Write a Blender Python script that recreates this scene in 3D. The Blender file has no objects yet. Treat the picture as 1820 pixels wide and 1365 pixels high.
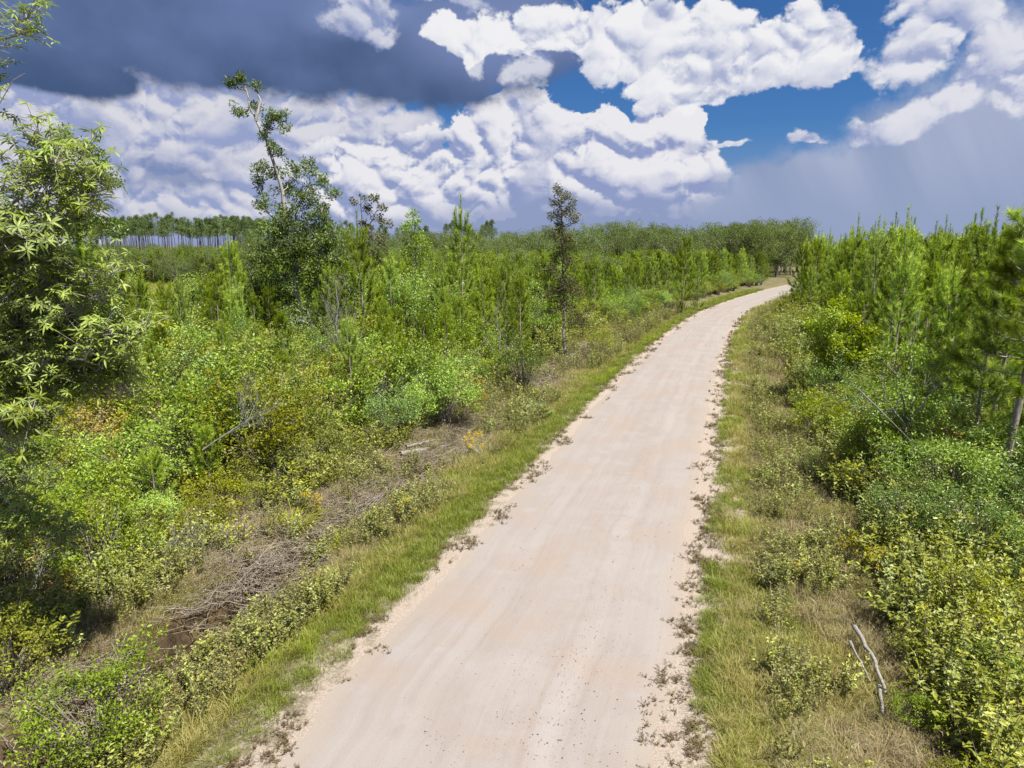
import bpy, math, random
import numpy as np
from mathutils import Vector, Matrix

R = math.radians
rng = np.random.default_rng(7)
random.seed(7)
scene = bpy.context.scene
COL = scene.collection

# ------------------------------------------------------------------ camera
F = 1214.0            # focal length in photo pixels (1820 wide)
PITCH = R(11.46)
H = 7.0               # drone height above the road
cam_d = bpy.data.cameras.new('camera')
cam = bpy.data.objects.new('camera', cam_d)
COL.objects.link(cam)
cam.location = (0, 0, H)
cam.rotation_euler = (R(90) - PITCH, 0, 0)
cam_d.sensor_width = 36
cam_d.lens = 36 * F / 1820
cam_d.clip_end = 9000
scene.camera = cam

EXPO = 1.6
vs = scene.view_settings
vs.view_transform = 'Standard'
vs.look = 'None'
vs.exposure = EXPO
vs.gamma = 1
vs.use_curve_mapping = False
scene.cycles.max_bounces = 8
scene.cycles.diffuse_bounces = 4
scene.cycles.transmission_bounces = 5
scene.cycles.glossy_bounces = 2
scene.cycles.use_denoising = True
scene.cycles.denoiser = 'OPENIMAGEDENOISE'

SUN_AZ, SUN_EL = R(128), R(63)


def gp(x, y, z=0.0):
    """photo pixel -> point on the plane z"""
    u = (x - 910) / F
    v = (y - 682.5) / F
    t = (H - z) / (math.sin(PITCH) + v * math.cos(PITCH))
    return u * t, (math.cos(PITCH) - v * math.sin(PITCH)) * t


def at(x, y, Y):
    """photo pixel -> world point at the forward distance Y"""
    u = (x - 910) / F
    v = (y - 682.5) / F
    t = Y / (math.cos(PITCH) - v * math.sin(PITCH))
    return np.array((u * t, Y, H - t * (math.sin(PITCH) + v * math.cos(PITCH))))


def pixdir(x, y):
    u = (x - 910) / F
    v = (y - 682.5) / F
    d = np.array((u, math.cos(PITCH) - v * math.sin(PITCH), -(math.sin(PITCH) + v * math.cos(PITCH))))
    d /= np.linalg.norm(d)
    return math.atan2(d[0], d[1]), math.asin(d[2])


def lin(r, g, b):
    f = lambda c: (c / 12.92 if c <= 0.04045 else ((c + 0.055) / 1.055) ** 2.4)
    return tuple(f(c / 255) for c in (r, g, b))


# ------------------------------------------------------------------ node helper
class NT:
    def __init__(s, tree):
        s.t = tree
        s.t.nodes.clear()

    def n(s, typ, ins=None, **props):
        nd = s.t.nodes.new(typ)
        for k, v in props.items():
            setattr(nd, k, v)
        for k, v in (ins or {}).items():
            sk = nd.inputs[k]
            s.put(sk, v)
        return nd

    def put(s, sk, v):
        if isinstance(v, bpy.types.NodeSocket):
            s.t.links.new(v, sk)
        elif isinstance(v, bpy.types.Node):
            s.t.links.new(v.outputs[0], sk)
        else:
            if isinstance(v, (tuple, list)) and len(v) == 3 and sk.type == 'RGBA':
                v = (*v, 1)
            sk.default_value = v

    def m(s, op, a, b=None, c=None, clamp=False):
        nd = s.n('ShaderNodeMath', operation=op, use_clamp=clamp)
        for i, v in enumerate((a, b, c)):
            if v is not None:
                s.put(nd.inputs[i], v)
        return nd.outputs[0]

    def vm(s, op, a, b=None, scale=None):
        nd = s.n('ShaderNodeVectorMath', operation=op)
        s.put(nd.inputs[0], a)
        if b is not None:
            s.put(nd.inputs[1], b)
        if scale is not None:
            s.put(nd.inputs['Scale'], scale)
        return nd.outputs['Value'] if op in ('LENGTH', 'DOT_PRODUCT', 'DISTANCE') else nd.outputs[0]

    def ramp(s, v, lo, hi, a=0.0, b=1.0, smooth=True):
        nd = s.n('ShaderNodeMapRange', interpolation_type='SMOOTHSTEP' if smooth else 'LINEAR')
        for i, x in enumerate((v, lo, hi, a, b)):
            s.put(nd.inputs[i], x)
        return nd.outputs[0]

    def mix(s, f, a, b, mode='MIX'):
        nd = s.n('ShaderNodeMix', data_type='RGBA', blend_type=mode)
        s.put(nd.inputs[0], f)
        s.put(nd.inputs[6], a)
        s.put(nd.inputs[7], b)
        return nd.outputs[2]

    def noise(s, vec, scale, detail=4, rough=.5, dist=0.0, out=0):
        nd = s.n('ShaderNodeTexNoise', {'Vector': vec, 'Scale': scale, 'Detail': detail, 'Roughness': rough, 'Distortion': dist})
        return nd.outputs[out]


# ------------------------------------------------------------------ world: sky with clouds
def build_world():
    w = bpy.data.worlds.new('World')
    scene.world = w
    w.use_nodes = True
    T = NT(w.node_tree)
    G = 2 ** -EXPO

    def C(r, g, b, k=1.0):
        return tuple(c * G * k for c in lin(r, g, b))
    tc = T.n('ShaderNodeTexCoord')
    d = tc.outputs['Generated']
    sep = T.n('ShaderNodeSeparateXYZ', {0: d})
    az = T.m('ARCTAN2', sep.outputs[0], sep.outputs[1])
    el = T.m('ARCSINE', sep.outputs[2])
    P0 = T.n('ShaderNodeCombineXYZ', {0: az, 1: el, 2: 0.0}).outputs[0]

    def noise2(vec, scale, detail, rough, out=0):
        return T.n('ShaderNodeTexNoise', {'Vector': vec, 'Scale': scale, 'Detail': detail, 'Roughness': rough}, noise_dimensions='2D').outputs[out]
    q = T.vm('MULTIPLY', P0, (1, 1.25, 0))
    # curl the coordinates so that outlines billow
    warp = T.vm('SCALE', T.vm('SUBTRACT', noise2(q, 8, 5, .55, 1), (.5, .5, .5)), scale=.085)
    P = T.vm('ADD', P0, warp)
    Psoft = T.vm('ADD', P0, T.vm('SCALE', T.vm('SUBTRACT', noise2(q, 5, 2, .5, 1), (.5, .5, .5)), scale=.06))
    qw = T.vm('ADD', q, T.vm('SCALE', warp, scale=.22))

    def billow(vec):
        """rounded heads parted by creases"""
        r1 = T.n('ShaderNodeTexNoise', {'Vector': vec, 'Scale': 13.0, 'Detail': 5.0, 'Roughness': .55, 'Lacunarity': 2.3, 'Offset': 1.0, 'Gain': 1.2}, noise_dimensions='2D', noise_type='RIDGED_MULTIFRACTAL', normalize=False).outputs[0]
        return T.m('MULTIPLY_ADD', r1, -.40, 1.0)
    sm = billow(qw)
    sms = billow(T.vm('ADD', qw, (.004, .010, 0)))
    fine = noise2(qw, 38, 9, .66)
    n1 = T.m('ADD', T.m('MULTIPLY', sm, .8), T.m('MULTIPLY_ADD', fine, .9, -.45))
    nbig = noise2(q, 8, 6, .5)
    rel = T.m('ADD', T.m('MULTIPLY', T.m('SUBTRACT', sm, sms), .78), T.m('MULTIPLY_ADD', fine, .10, -.05))

    def field(ells, P):
        acc = None
        for (cx, cy, rx, ry, rot) in ells:
            a, e = pixdir(cx, cy)
            a1, _ = pixdir(cx + rx, cy)
            a0, _ = pixdir(cx - rx, cy)
            _, e1 = pixdir(cx, cy - ry)
            _, e0 = pixdir(cx, cy + ry)
            sx, sy = (a1 - a0) / 2, (e1 - e0) / 2
            pc = T.vm('SUBTRACT', P, (a, e, 0))
            if abs(rot) < 4:
                ln = T.vm('LENGTH', T.vm('MULTIPLY', pc, (1 / sx, 1 / sy, 0)))
            else:
                cr, sr = math.cos(R(rot)), math.sin(R(rot))
                uu = T.vm('DOT_PRODUCT', pc, (cr / sx, sr / sx, 0))
                vv = T.vm('DOT_PRODUCT', pc, (-sr / sy, cr / sy, 0))
                ln = T.m('SQRT', T.m('MULTIPLY_ADD', uu, uu, T.m('MULTIPLY', vv, vv)))
            f = T.m('SUBTRACT', 1.0, ln)
            acc = f if acc is None else T.m('SMOOTH_MAX', acc, f, .15)
        return acc

    # clear sky
    sky = T.n('ShaderNodeTexSky', sky_type='NISHITA', sun_disc=False, sun_elevation=SUN_EL, sun_rotation=SUN_AZ, altitude=0, air_density=1.0, dust_density=.6, ozone_density=2.5)
    col = T.vm('MULTIPLY', sky.outputs[0], (.0090, .0176, .0292))
    # pale haze towards the horizon
    hz = T.ramp(el, R(9.5), R(-0.5))
    col = T.mix(T.m('MULTIPLY', hz, .93), col, C(146, 159, 196))

    # scattered clouds over the rest of the sky
    away = T.ramp(T.vm('LENGTH', T.vm('MULTIPLY', T.n('ShaderNodeCombineXYZ', {0: az, 1: T.m('SUBTRACT', el, .12), 2: 0.0}).outputs[0], (1.25, 3.2, 0))), .98, 1.3)
    Dg = T.m('ADD', T.m('SUBTRACT', noise2(q, 3.2, 6, .55), .5), T.m('MULTIPLY', T.m('SUBTRACT', n1, .35), .12))
    ag = T.m('MULTIPLY', T.ramp(Dg, -.03, .06), away)
    col = T.mix(ag, col, T.mix(T.ramp(Dg, .0, .2), C(214, 217, 228), C(120, 135, 172)))

    def layer(col, ells, amp, soft, dark, light, k=3.0, bias=.5, P=P, op=1.0, mott=.35, big=1.3, grad=None):
        D = T.m('ADD', field(ells, P), T.m('MULTIPLY', T.m('SUBTRACT', n1, .35), amp))
        a = T.m('MULTIPLY', T.ramp(D, 0.0, soft), op)
        s = T.m('MULTIPLY_ADD', rel, k, bias)
        s = T.m('ADD', s, T.m('ADD', T.m('MULTIPLY_ADD', nbig, big, -.5 * big), T.m('MULTIPLY_ADD', n1, mott, -.35 * mott)))
        if grad is not None:                       # sunlit heads, shaded bases
            e1, e0 = pixdir(910, grad[0])[1], pixdir(910, grad[1])[1]
            s = T.m('ADD', s, T.ramp(el, e0, e1, -grad[2], grad[2], False))
        s = T.ramp(s, -.2, 1.25)
        return T.mix(a, col, T.mix(s, dark, light))

    # far bank of cumulus, left half
    col = layer(col, [(60, 245, 330, 175, 0), (330, 250, 330, 165, 0), (560, 240, 230, 110, 0), (650, 205, 105, 62, 0), (180, 340, 420, 100, 0), (560, 330, 400, 90, 0)],
                .5, .3, C(150, 162, 202), C(216, 216, 225), 3.6, .56, mott=.4, big=2.0, grad=(130, 380, .14))
    # shaded hollow and the long flat-based grey cloud low on the left
    sh = T.ramp(field([(300, 300, 150, 50, 0), (330, 318, 130, 30, 0)], P), 0.0, .8)
    col = T.mix(T.m('MULTIPLY', sh, .8), col, C(118, 136, 180))
    col = layer(col, [(372, 270, 60, 26, 0), (300, 268, 50, 24, 0), (395, 308, 24, 9, 0), (250, 300, 40, 16, 0)], .6, .6, C(150, 162, 202), C(205, 206, 220), 3.0, .5, op=.8)
    # cumulus towers in the middle
    col = layer(col, [(925, 230, 115, 68, 0), (1060, 240, 75, 76, 0), (1195, 250, 68, 88, 0), (1120, 300, 170, 72, 0), (960, 300, 260, 80, 0), (740, 325, 240, 70, 0), (1150, 340, 140, 45, 0)],
                .5, .10, C(143, 156, 198), C(234, 233, 238), 4.4, .66, mott=.5, big=1.5, grad=(190, 370, .32))
    # hazy shade below the towers
    sh = T.ramp(field([(1040, 396, 480, 72, 0), (620, 398, 420, 34, 0)], Psoft), 0.0, .7)
    col = T.mix(T.m('MULTIPLY', sh, .85), col, C(144, 157, 195))
    # curtain of rain on the right
    rain = T.m('ADD', field([(1640, 400, 500, 150, 0), (1840, 300, 420, 190, 24), (1480, 345, 320, 95, 8), (1690, 270, 340, 130, 20), (1820, 160, 150, 170, 0)], Psoft), T.m('MULTIPLY', T.m('SUBTRACT', n1, .35), .3))
    streak = noise2(T.n('ShaderNodeCombineXYZ', {0: T.m('MULTIPLY_ADD', el, .5, az), 1: T.m('MULTIPLY', el, .15), 2: 0.0}).outputs[0], 11, 3, .5)
    rc = T.mix(T.ramp(streak, .3, .7), C(142, 157, 191), C(170, 180, 207))
    rc = T.mix(T.ramp(el, R(7.5), R(.5)), rc, C(148, 162, 195))
    col = T.mix(T.ramp(rain, .0, .42), col, rc)
    # puffs along the top edge of the curtain
    col = layer(col, [(1640, 195, 70, 30, 25), (1565, 222, 60, 22, 15), (1745, 145, 120, 50, 28), (1808, 185, 50, 52, 0), (1440, 250, 34, 11, 15), (1325, 262, 38, 10, 12), (1800, 75, 85, 70, 25), (1690, 65, 50, 30, 30)],
                .75, .5, C(156, 167, 204), C(222, 223, 232), 3.6, .55)
    # broad dark cloud base, upper left
    Dd = T.m('ADD', field([(330, 30, 740, 150, -4), (700, 100, 310, 105, -3), (40, 125, 260, 46, 0), (880, 60, 200, 95, 0)], Psoft), T.m('MULTIPLY', T.m('SUBTRACT', n1, .35), .3))
    dk = T.mix(T.ramp(T.m('ADD', T.m('MULTIPLY', nbig, .5), T.m('MULTIPLY', el, 1.7)), .45, .88), C(70, 91, 129), C(104, 123, 168))
    lum = T.ramp(field([(880, 60, 280, 130, 0), (660, 20, 180, 70, 0)], Psoft), 0, .8)
    dk = T.mix(T.m('MULTIPLY', lum, .8), dk, C(122, 139, 184))
    col = T.mix(T.ramp(Dd, -.04, .26), col, dk)
    # wisps on the dark base
    col = layer(col, [(645, 45, 66, 36, 10), (800, 5, 76, 18, 0), (935, 120, 30, 36, -40), (850, 88, 26, 26, 0), (620, 15, 60, 26, 0)], .95, .55, C(142, 155, 197), C(215, 217, 228), 3.6, .6, op=.92)
    # big sunlit cloud across the top
    col = layer(col, [(850, 62, 100, 30, 5), (985, 50, 120, 56, 0), (1100, 75, 120, 75, -4), (1240, 100, 140, 88, 0), (1400, 92, 130, 62, 3), (1490, 75, 45, 30, 0), (1235, 165, 55, 34, 0)],
                .65, .18, C(168, 177, 208), C(240, 240, 243), 2.6, .78, mott=.4, big=1.2, grad=(30, 165, .26))
    # broken puffs, top right
    col = layer(col, [(1625, 88, 88, 52, 6), (1650, 20, 70, 36, 0), (1520, 100, 40, 22, 0), (1165, 22, 26, 24, 0), (1730, 20, 80, 46, 15)], .9, .5, C(156, 167, 204), C(228, 229, 236), 3.0, .62)
    bg = T.n('ShaderNodeBackground', {'Color': col, 'Strength': 1.0})
    out = T.n('ShaderNodeOutputWorld', {'Surface': bg})
    w.cycles.sampling_method = 'NONE'        # the cloud field is even enough to be found by bounced rays


build_world()
sun_d = bpy.data.lights.new('sun', 'SUN')
sun = bpy.data.objects.new('sun', sun_d)
COL.objects.link(sun)
sun_d.energy = 3.6
sun_d.angle = R(.55)
sun_d.color = (1.0, .955, .88)
sun_dir = Vector((math.cos(SUN_EL) * math.sin(SUN_AZ), math.cos(SUN_EL) * math.cos(SUN_AZ), math.sin(SUN_EL)))
sun.rotation_euler = sun_dir.to_track_quat('Z', 'Y').to_euler()


# ------------------------------------------------------------------ small maths
def vnoise(x, y, seed=0):
    """smooth value noise in -1..1 on arrays"""
    x = np.asarray(x, float); y = np.asarray(y, float)
    xi = np.floor(x).astype(np.int64); yi = np.floor(y).astype(np.int64)
    fx = x - xi; fy = y - yi
    fx = fx * fx * (3 - 2 * fx); fy = fy * fy * (3 - 2 * fy)

    def h(a, b):
        n = (a * 374761393 + b * 668265263 + seed * 974634777) & 0x7fffffff
        n = ((n ^ (n >> 13)) * 1274126177) & 0x7fffffff
        n = (n ^ (n >> 16)) & 0xffff
        return n / 32767.5 - 1
    return (h(xi, yi) * (1 - fx) + h(xi + 1, yi) * fx) * (1 - fy) + (h(xi, yi + 1) * (1 - fx) + h(xi + 1, yi + 1) * fx) * fy


def fbm(x, y, seed=0, o=4):
    s = 0; a = 1.0; t = 0
    for k in range(o):
        s = s + a * vnoise(x * 2 ** k, y * 2 ** k, seed + k); t += a; a *= .5
    return s / t


def smooth(a, b, x):
    t = np.clip((x - a) / (b - a), 0, 1)
    return t * t * (3 - 2 * t)


def unit(v):
    return v / np.maximum(np.linalg.norm(v, axis=-1, keepdims=True), 1e-9)


# ------------------------------------------------------------------ road line and terrain
LE = np.array([(-3.31, 8.11), (-2.94, 9.46), (-2.63, 10.64), (-2.13, 11.91), (-1.39, 14.28), (-0.26, 17.66), (1.47, 22.91), (4.47, 32.14), (7.53, 40.99), (11.23, 51.05), (15.95, 63.34), (20.83, 74.45), (29.51, 91.12), (40.37, 109.72), (49.57, 123.88)])
RE = np.array([(1.96, 8.11), (2.62, 10.17), (3.18, 11.91), (3.87, 14.28), (5.01, 17.66), (6.68, 22.91), (9.65, 32.14), (12.98, 42.03), (16.1, 51.05), (21.28, 64.8), (26.4, 76.46), (33.3, 88.3), (44.0, 106), (58, 126)])


def curve(E, s0, s1):
    ys = np.arange(-40, 320, .5)
    xs = np.interp(ys, E[:, 1], E[:, 0])
    lo = ys < E[0, 1]; xs[lo] = E[0, 0] + (ys[lo] - E[0, 1]) * s0
    hi = ys > E[-1, 1]; xs[hi] = E[-1, 0] + (ys[hi] - E[-1, 1]) * s1
    k = np.hanning(15); k /= k.sum()
    xp = np.pad(xs, 7, mode='reflect', reflect_type='odd')
    return ys, np.convolve(xp, k, 'valid')


YS, XL = curve(LE, .27, .68)
_, XR = curve(RE, .31, .75)
COS = 1 / np.sqrt(1 + np.gradient((XL + XR) / 2, YS) ** 2)


def edges(x, y):
    """distance outside the left and the right road edge (negative on the road)"""
    c = np.interp(y, YS, COS)
    return (np.interp(y, YS, XL) - x) * c, (x - np.interp(y, YS, XR)) * c


def height(x, y):
    x = np.asarray(x, float); y = np.asarray(y, float)
    el, er = edges(x, y)
    near = np.clip(1 - (np.abs(y) - 60) / 80, 0, 1)
    off = np.maximum(el, er)
    z = .10 * fbm(x * .35, y * .35, 3) * smooth(1, 5, off)
    z += .035 * fbm(x * 2.2, y * 2.2, 9) * smooth(.2, 2, off)
    z -= .16 * smooth(.2, 3.2, off) * near
    # ditch on the left, deep and cut near the camera
    wob = el + .35 * fbm(y * .5, y * .05, 21)
    dep = .18 + 1.0 * smooth(17.5, 12, y) * smooth(-8, 4, y)
    z -= dep * smooth(2.4, 3.5, wob) * (1 - smooth(3.75, 4.15, wob))
    z += .28 * np.exp(-((wob - 4.9) / .7) ** 2) * near
    # low spoil bank right of the road
    z += .10 * np.exp(-((er - 5.2) / 1.0) ** 2) * near
    return z


# ------------------------------------------------------------------ mesh building
class MB:
    def __init__(s):
        s.v = []; s.f = []; s.a = []; s.n = 0

    def add(s, v, f, a):
        v = np.asarray(v, float).reshape(-1, 3); f = np.asarray(f, np.int64).reshape(-1, 3)
        s.v.append(v); s.f.append(f + s.n)
        s.a.append(np.broadcast_to(np.asarray(a, float), (len(v),)).copy()); s.n += len(v)

    def tube(s, pts, rad, k=5, a=.5):
        pts = np.asarray(pts, float); n = len(pts)
        rad = np.broadcast_to(np.asarray(rad, float), (n,))
        t = unit(np.gradient(pts, axis=0))
        ref = np.array((.31, .17, .93)) if abs(t[0][2]) < .8 else np.array((1., .1, .05))
        u = unit(np.cross(t, ref)); w = np.cross(t, u)
        ang = np.arange(k) * 2 * np.pi / k
        ring = pts[:, None] + rad[:, None, None] * (np.cos(ang)[None, :, None] * u[:, None] + np.sin(ang)[None, :, None] * w[:, None])
        i = np.arange(n - 1)[:, None] * k; j = np.arange(k)[None]; j2 = (j + 1) % k
        q = np.stack([i + j, i + j2, i + k + j2, i + k + j], -1).reshape(-1, 4)
        s.add(ring.reshape(-1, 3), np.concatenate([q[:, [0, 1, 2]], q[:, [0, 2, 3]]]), a)

    def leaves(s, P, D, Nn, L, W, a, fold=.18, droop=.12):
        n = len(P); L = np.broadcast_to(L, (n,))[:, None]; W = np.broadcast_to(W, (n,))[:, None]
        D = unit(D); S = unit(np.cross(D, Nn)); U = np.cross(S, D)
        v = np.stack([P, P + D * L * .45 + S * W * .5 + U * W * fold, P + D * L - U * L * droop, P + D * L * .45 - S * W * .5 + U * W * fold], 1)
        b = np.arange(n)[:, None] * 4
        s.add(v, np.concatenate([b + [0, 1, 2], b + [0, 2, 3]]), np.repeat(np.broadcast_to(a, (n,)), 4))

    def longleaves(s, P, D, Nn, L, W, a, droop=.25):
        """lance-shaped leaves, folded on the midrib and bent down"""
        n = len(P); L = np.broadcast_to(L, (n,))[:, None]; W = np.broadcast_to(W, (n,))[:, None]
        D = unit(D); S = unit(np.cross(D, Nn)); U = np.cross(S, D)
        m1 = P + D * L * .3 - U * L * droop * .12; m2 = P + D * L * .68 - U * L * droop * .45; tp = P + D * L - U * L * droop
        v = np.stack([P, m1 + S * W * .46 + U * W * .16, m1, m1 - S * W * .46 + U * W * .16, m2 + S * W * .40 + U * W * .12, m2, m2 - S * W * .40 + U * W * .12, tp], 1)
        f = np.array([(0, 1, 2), (0, 2, 3), (1, 4, 5), (1, 5, 2), (2, 5, 6), (2, 6, 3), (4, 7, 5), (5, 7, 6)])
        b = (np.arange(n) * 8)[:, None, None]
        s.add(v, (b + f[None]).reshape(-1, 3), np.repeat(np.broadcast_to(a, (n,)), 8))

    def needles(s, P, D, L, W, a):
        n = len(P); L = np.broadcast_to(L, (n,))[:, None]; W = np.broadcast_to(W, (n,))[:, None]
        D = unit(D); S = unit(np.cross(D, rng.normal(size=(n, 3))))
        v = np.stack([P + S * W * .5, P - S * W * .5, P + D * L], 1)
        s.add(v, np.arange(n)[:, None] * 3 + [0, 1, 2], np.repeat(np.broadcast_to(a, (n,)), 3))

    def blades(s, P, D, L, W, bend, a):
        """grass blades, three joints"""
        n = len(P); L = np.broadcast_to(L, (n,))[:, None]; W = np.broadcast_to(W, (n,))[:, None]
        up = np.array((0, 0, 1.)); D = unit(D); hor = D * [1, 1, 0]; hor = unit(hor + 1e-4); S = unit(np.cross(hor, up))
        bend = np.broadcast_to(bend, (n,))[:, None]
        p1 = P + D * L * .45; d2 = unit(D + hor * bend - up * bend * .35); p2 = p1 + d2 * L * .33; d3 = unit(d2 + hor * bend * .8 - up * bend * .9); p3 = p2 + d3 * L * .27
        v = np.stack([P + S * W * .5, P - S * W * .5, p1 + S * W * .42, p1 - S * W * .42, p2 + S * W * .28, p2 - S * W * .28, p3], 1)
        f = np.array([(0, 1, 3), (0, 3, 2), (2, 3, 5), (2, 5, 4), (4, 5, 6)])
        s.add(v, ((np.arange(n) * 7)[:, None, None] + f[None]).reshape(-1, 3), np.repeat(np.broadcast_to(a, (n,)), 7))

    def arrays(s):
        if not s.v:
            return np.zeros((0, 3)), np.zeros((0, 3), int), np.zeros(0)
        return np.concatenate(s.v), np.concatenate(s.f), np.concatenate(s.a)


def make_mesh(name, parts, smooth_shade=False):
    """parts: list of (MB, material); one mesh"""
    me = bpy.data.meshes.new(name)
    vs_, fs_, as_, mi = [], [], [], []
    o = 0
    for k, (mb, mat) in enumerate(parts):
        v, f, a = mb.arrays()
        vs_.append(v); fs_.append(f + o); as_.append(a); mi.append(np.full(len(f), k)); o += len(v)
        me.materials.append(mat)
    v = np.concatenate(vs_); f = np.concatenate(fs_); a = np.concatenate(as_); mi = np.concatenate(mi)
    me.vertices.add(len(v)); me.vertices.foreach_set('co', v.astype(np.float32).ravel())
    me.loops.add(len(f) * 3); me.loops.foreach_set('vertex_index', f.astype(np.int32).ravel())
    me.polygons.add(len(f)); me.polygons.foreach_set('loop_start', np.arange(0, len(f) * 3, 3, dtype=np.int32))
    me.polygons.foreach_set('material_index', mi.astype(np.int32))
    if smooth_shade:
        me.polygons.foreach_set('use_smooth', np.ones(len(f), bool))
    at_ = me.attributes.new('var', 'FLOAT', 'POINT'); at_.data.foreach_set('value', a.astype(np.float32))
    me.update(calc_edges=True)
    return me


def link(name, me, parent=None, loc=(0, 0, 0), kind=None):
    o = bpy.data.objects.new(name, me)
    COL.objects.link(o)
    o.parent = parent
    o.location = loc
    if kind:
        o['kind'] = kind
    return o


def tag(o, label, cat, group=None, kind=None):
    o['label'] = label
    o['category'] = cat
    if group:
        o['group'] = group
    if kind:
        o['kind'] = kind
    return o


def thing(name, label, cat, loc=(0, 0, 0), rz=0.0, sc=1.0, group=None, tilt=(0, 0)):
    e = bpy.data.objects.new(name, None)
    e.empty_display_size = .2
    COL.objects.link(e)
    e.location = loc
    e.rotation_euler = (tilt[0], tilt[1], rz)
    e.scale = (sc, sc, sc) if np.isscalar(sc) else sc
    return tag(e, label, cat, group)


REG = []
# an asset is a list of (part name, mesh)
def place(asset, name, label, cat, loc, rz, sc, group=None, tilt=(0, 0)):
    e = thing(name, label, cat, loc, rz, sc, group, tilt)
    if group:
        REG.append((e, label, loc[0], loc[1]))
    for pn, me, *k in asset:
        link(pn, me, e, kind=k[0] if k else None)
    return e


def stuff(name, pts, rot, scl, meshes, label, cat, tilt=None):
    """one object whose points carry instances of the meshes (for what nobody could count)"""
    n = len(pts)
    me = bpy.data.meshes.new(name)
    me.vertices.add(n); me.vertices.foreach_set('co', np.asarray(pts, np.float32).ravel())
    rv = np.zeros((n, 3), np.float32); rv[:, 2] = rot
    if tilt is not None:
        rv[:, :2] = tilt
    a = me.attributes.new('rot', 'FLOAT_VECTOR', 'POINT'); a.data.foreach_set('vector', rv.ravel())
    a = me.attributes.new('scl', 'FLOAT', 'POINT'); a.data.foreach_set('value', np.asarray(scl, np.float32))
    a = me.attributes.new('pick', 'INT', 'POINT'); a.data.foreach_set('value', rng.integers(0, len(meshes), n).astype(np.int32))
    o = link(name, me, kind='stuff')
    tag(o, label, cat, kind='stuff')
    ng = bpy.data.node_groups.new(name, 'GeometryNodeTree')
    ng.interface.new_socket('Geometry', in_out='INPUT', socket_type='NodeSocketGeometry')
    ng.interface.new_socket('Geometry', in_out='OUTPUT', socket_type='NodeSocketGeometry')
    N = ng.nodes; Lk = ng.links
    gi = N.new('NodeGroupInput'); go = N.new('NodeGroupOutput')
    m2p = N.new('GeometryNodeMeshToPoints')
    Lk.new(gi.outputs[0], m2p.inputs[0])
    join = N.new('GeometryNodeGeometryToInstance')
    for k, m in enumerate(meshes):
        so = bpy.data.objects.new(name, m)
        oi = N.new('GeometryNodeObjectInfo'); oi.inputs[0].default_value = so
        oi.transform_space = 'ORIGINAL'
        g1 = N.new('GeometryNodeGeometryToInstance')
        Lk.new(oi.outputs['Geometry'], g1.inputs[0])
        Lk.new(g1.outputs[0], join.inputs[0])
    jn = N.new('GeometryNodeJoinGeometry')
    for l in list(join.inputs[0].links):
        Lk.new(l.from_socket, jn.inputs[0])
    N.remove(join)
    iop = N.new('GeometryNodeInstanceOnPoints')

    def attr(nm, tp):
        q = N.new('GeometryNodeInputNamedAttribute'); q.data_type = tp; q.inputs[0].default_value = nm
        return q.outputs[0]
    e2r = N.new('FunctionNodeEulerToRotation'); Lk.new(attr('rot', 'FLOAT_VECTOR'), e2r.inputs[0])
    Lk.new(m2p.outputs[0], iop.inputs['Points']); Lk.new(jn.outputs[0], iop.inputs['Instance'])
    iop.inputs['Pick Instance'].default_value = True
    Lk.new(attr('pick', 'INT'), iop.inputs['Instance Index'])
    Lk.new(e2r.outputs[0], iop.inputs['Rotation']); Lk.new(attr('scl', 'FLOAT'), iop.inputs['Scale'])
    Lk.new(iop.outputs[0], go.inputs[0])
    md = o.modifiers.new('scatter', 'NODES'); md.node_group = ng
    return o


# ------------------------------------------------------------------ materials
def new_mat(name):
    m = bpy.data.materials.new(name); m.use_nodes = True
    return m, NT(m.node_tree)


def leaf_mat(name, cols, trans=.32, rough=.5, spec=.35, back=None, rand=.35, val=.2):
    """cols: three base colours along the per-leaf value; every plant shifted a little by its own random"""
    m, T = new_mat(name)
    a = T.n('ShaderNodeAttribute', attribute_name='var').outputs['Fac']
    rnd = T.n('ShaderNodeObjectInfo').outputs['Random']
    x = T.m('ADD', T.m('MULTIPLY', a, 1 - rand), T.m('MULTIPLY', rnd, rand))
    cr = T.n('ShaderNodeValToRGB', {'Fac': x})
    e = cr.color_ramp.elements
    e[0].position = .12; e[0].color = (*cols[0], 1); e[1].position = .9; e[1].color = (*cols[2], 1)
    q = e.new(.5); q.color = (*cols[1], 1)
    hs = T.n('ShaderNodeHueSaturation', {'Hue': T.ramp(rnd, 0, 1, .478, .508, False), 'Saturation': T.ramp(rnd, 0, 1, 1.1, .9, False), 'Value': T.ramp(T.m('FRACT', T.m('MULTIPLY', rnd, 7.3)), 0, 1, 1 - val, 1 + val, False), 'Color': cr.outputs[0]})
    c = hs.outputs[0]
    if back is not None:
        g = T.n('ShaderNodeNewGeometry').outputs['Backfacing']
        c = T.mix(T.m('MULTIPLY', g, .55), c, back)
    p = T.n('ShaderNodeBsdfPrincipled', {'Base Color': c, 'Roughness': rough, 'Specular IOR Level': spec})
    tr = T.n('ShaderNodeBsdfTranslucent', {'Color': T.mix(1.0, c, (1.0, 1.1, .6), 'MULTIPLY')})
    mx = T.n('ShaderNodeMixShader', {0: trans, 1: p, 2: tr})
    T.n('ShaderNodeOutputMaterial', {'Surface': mx})
    return m


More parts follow.
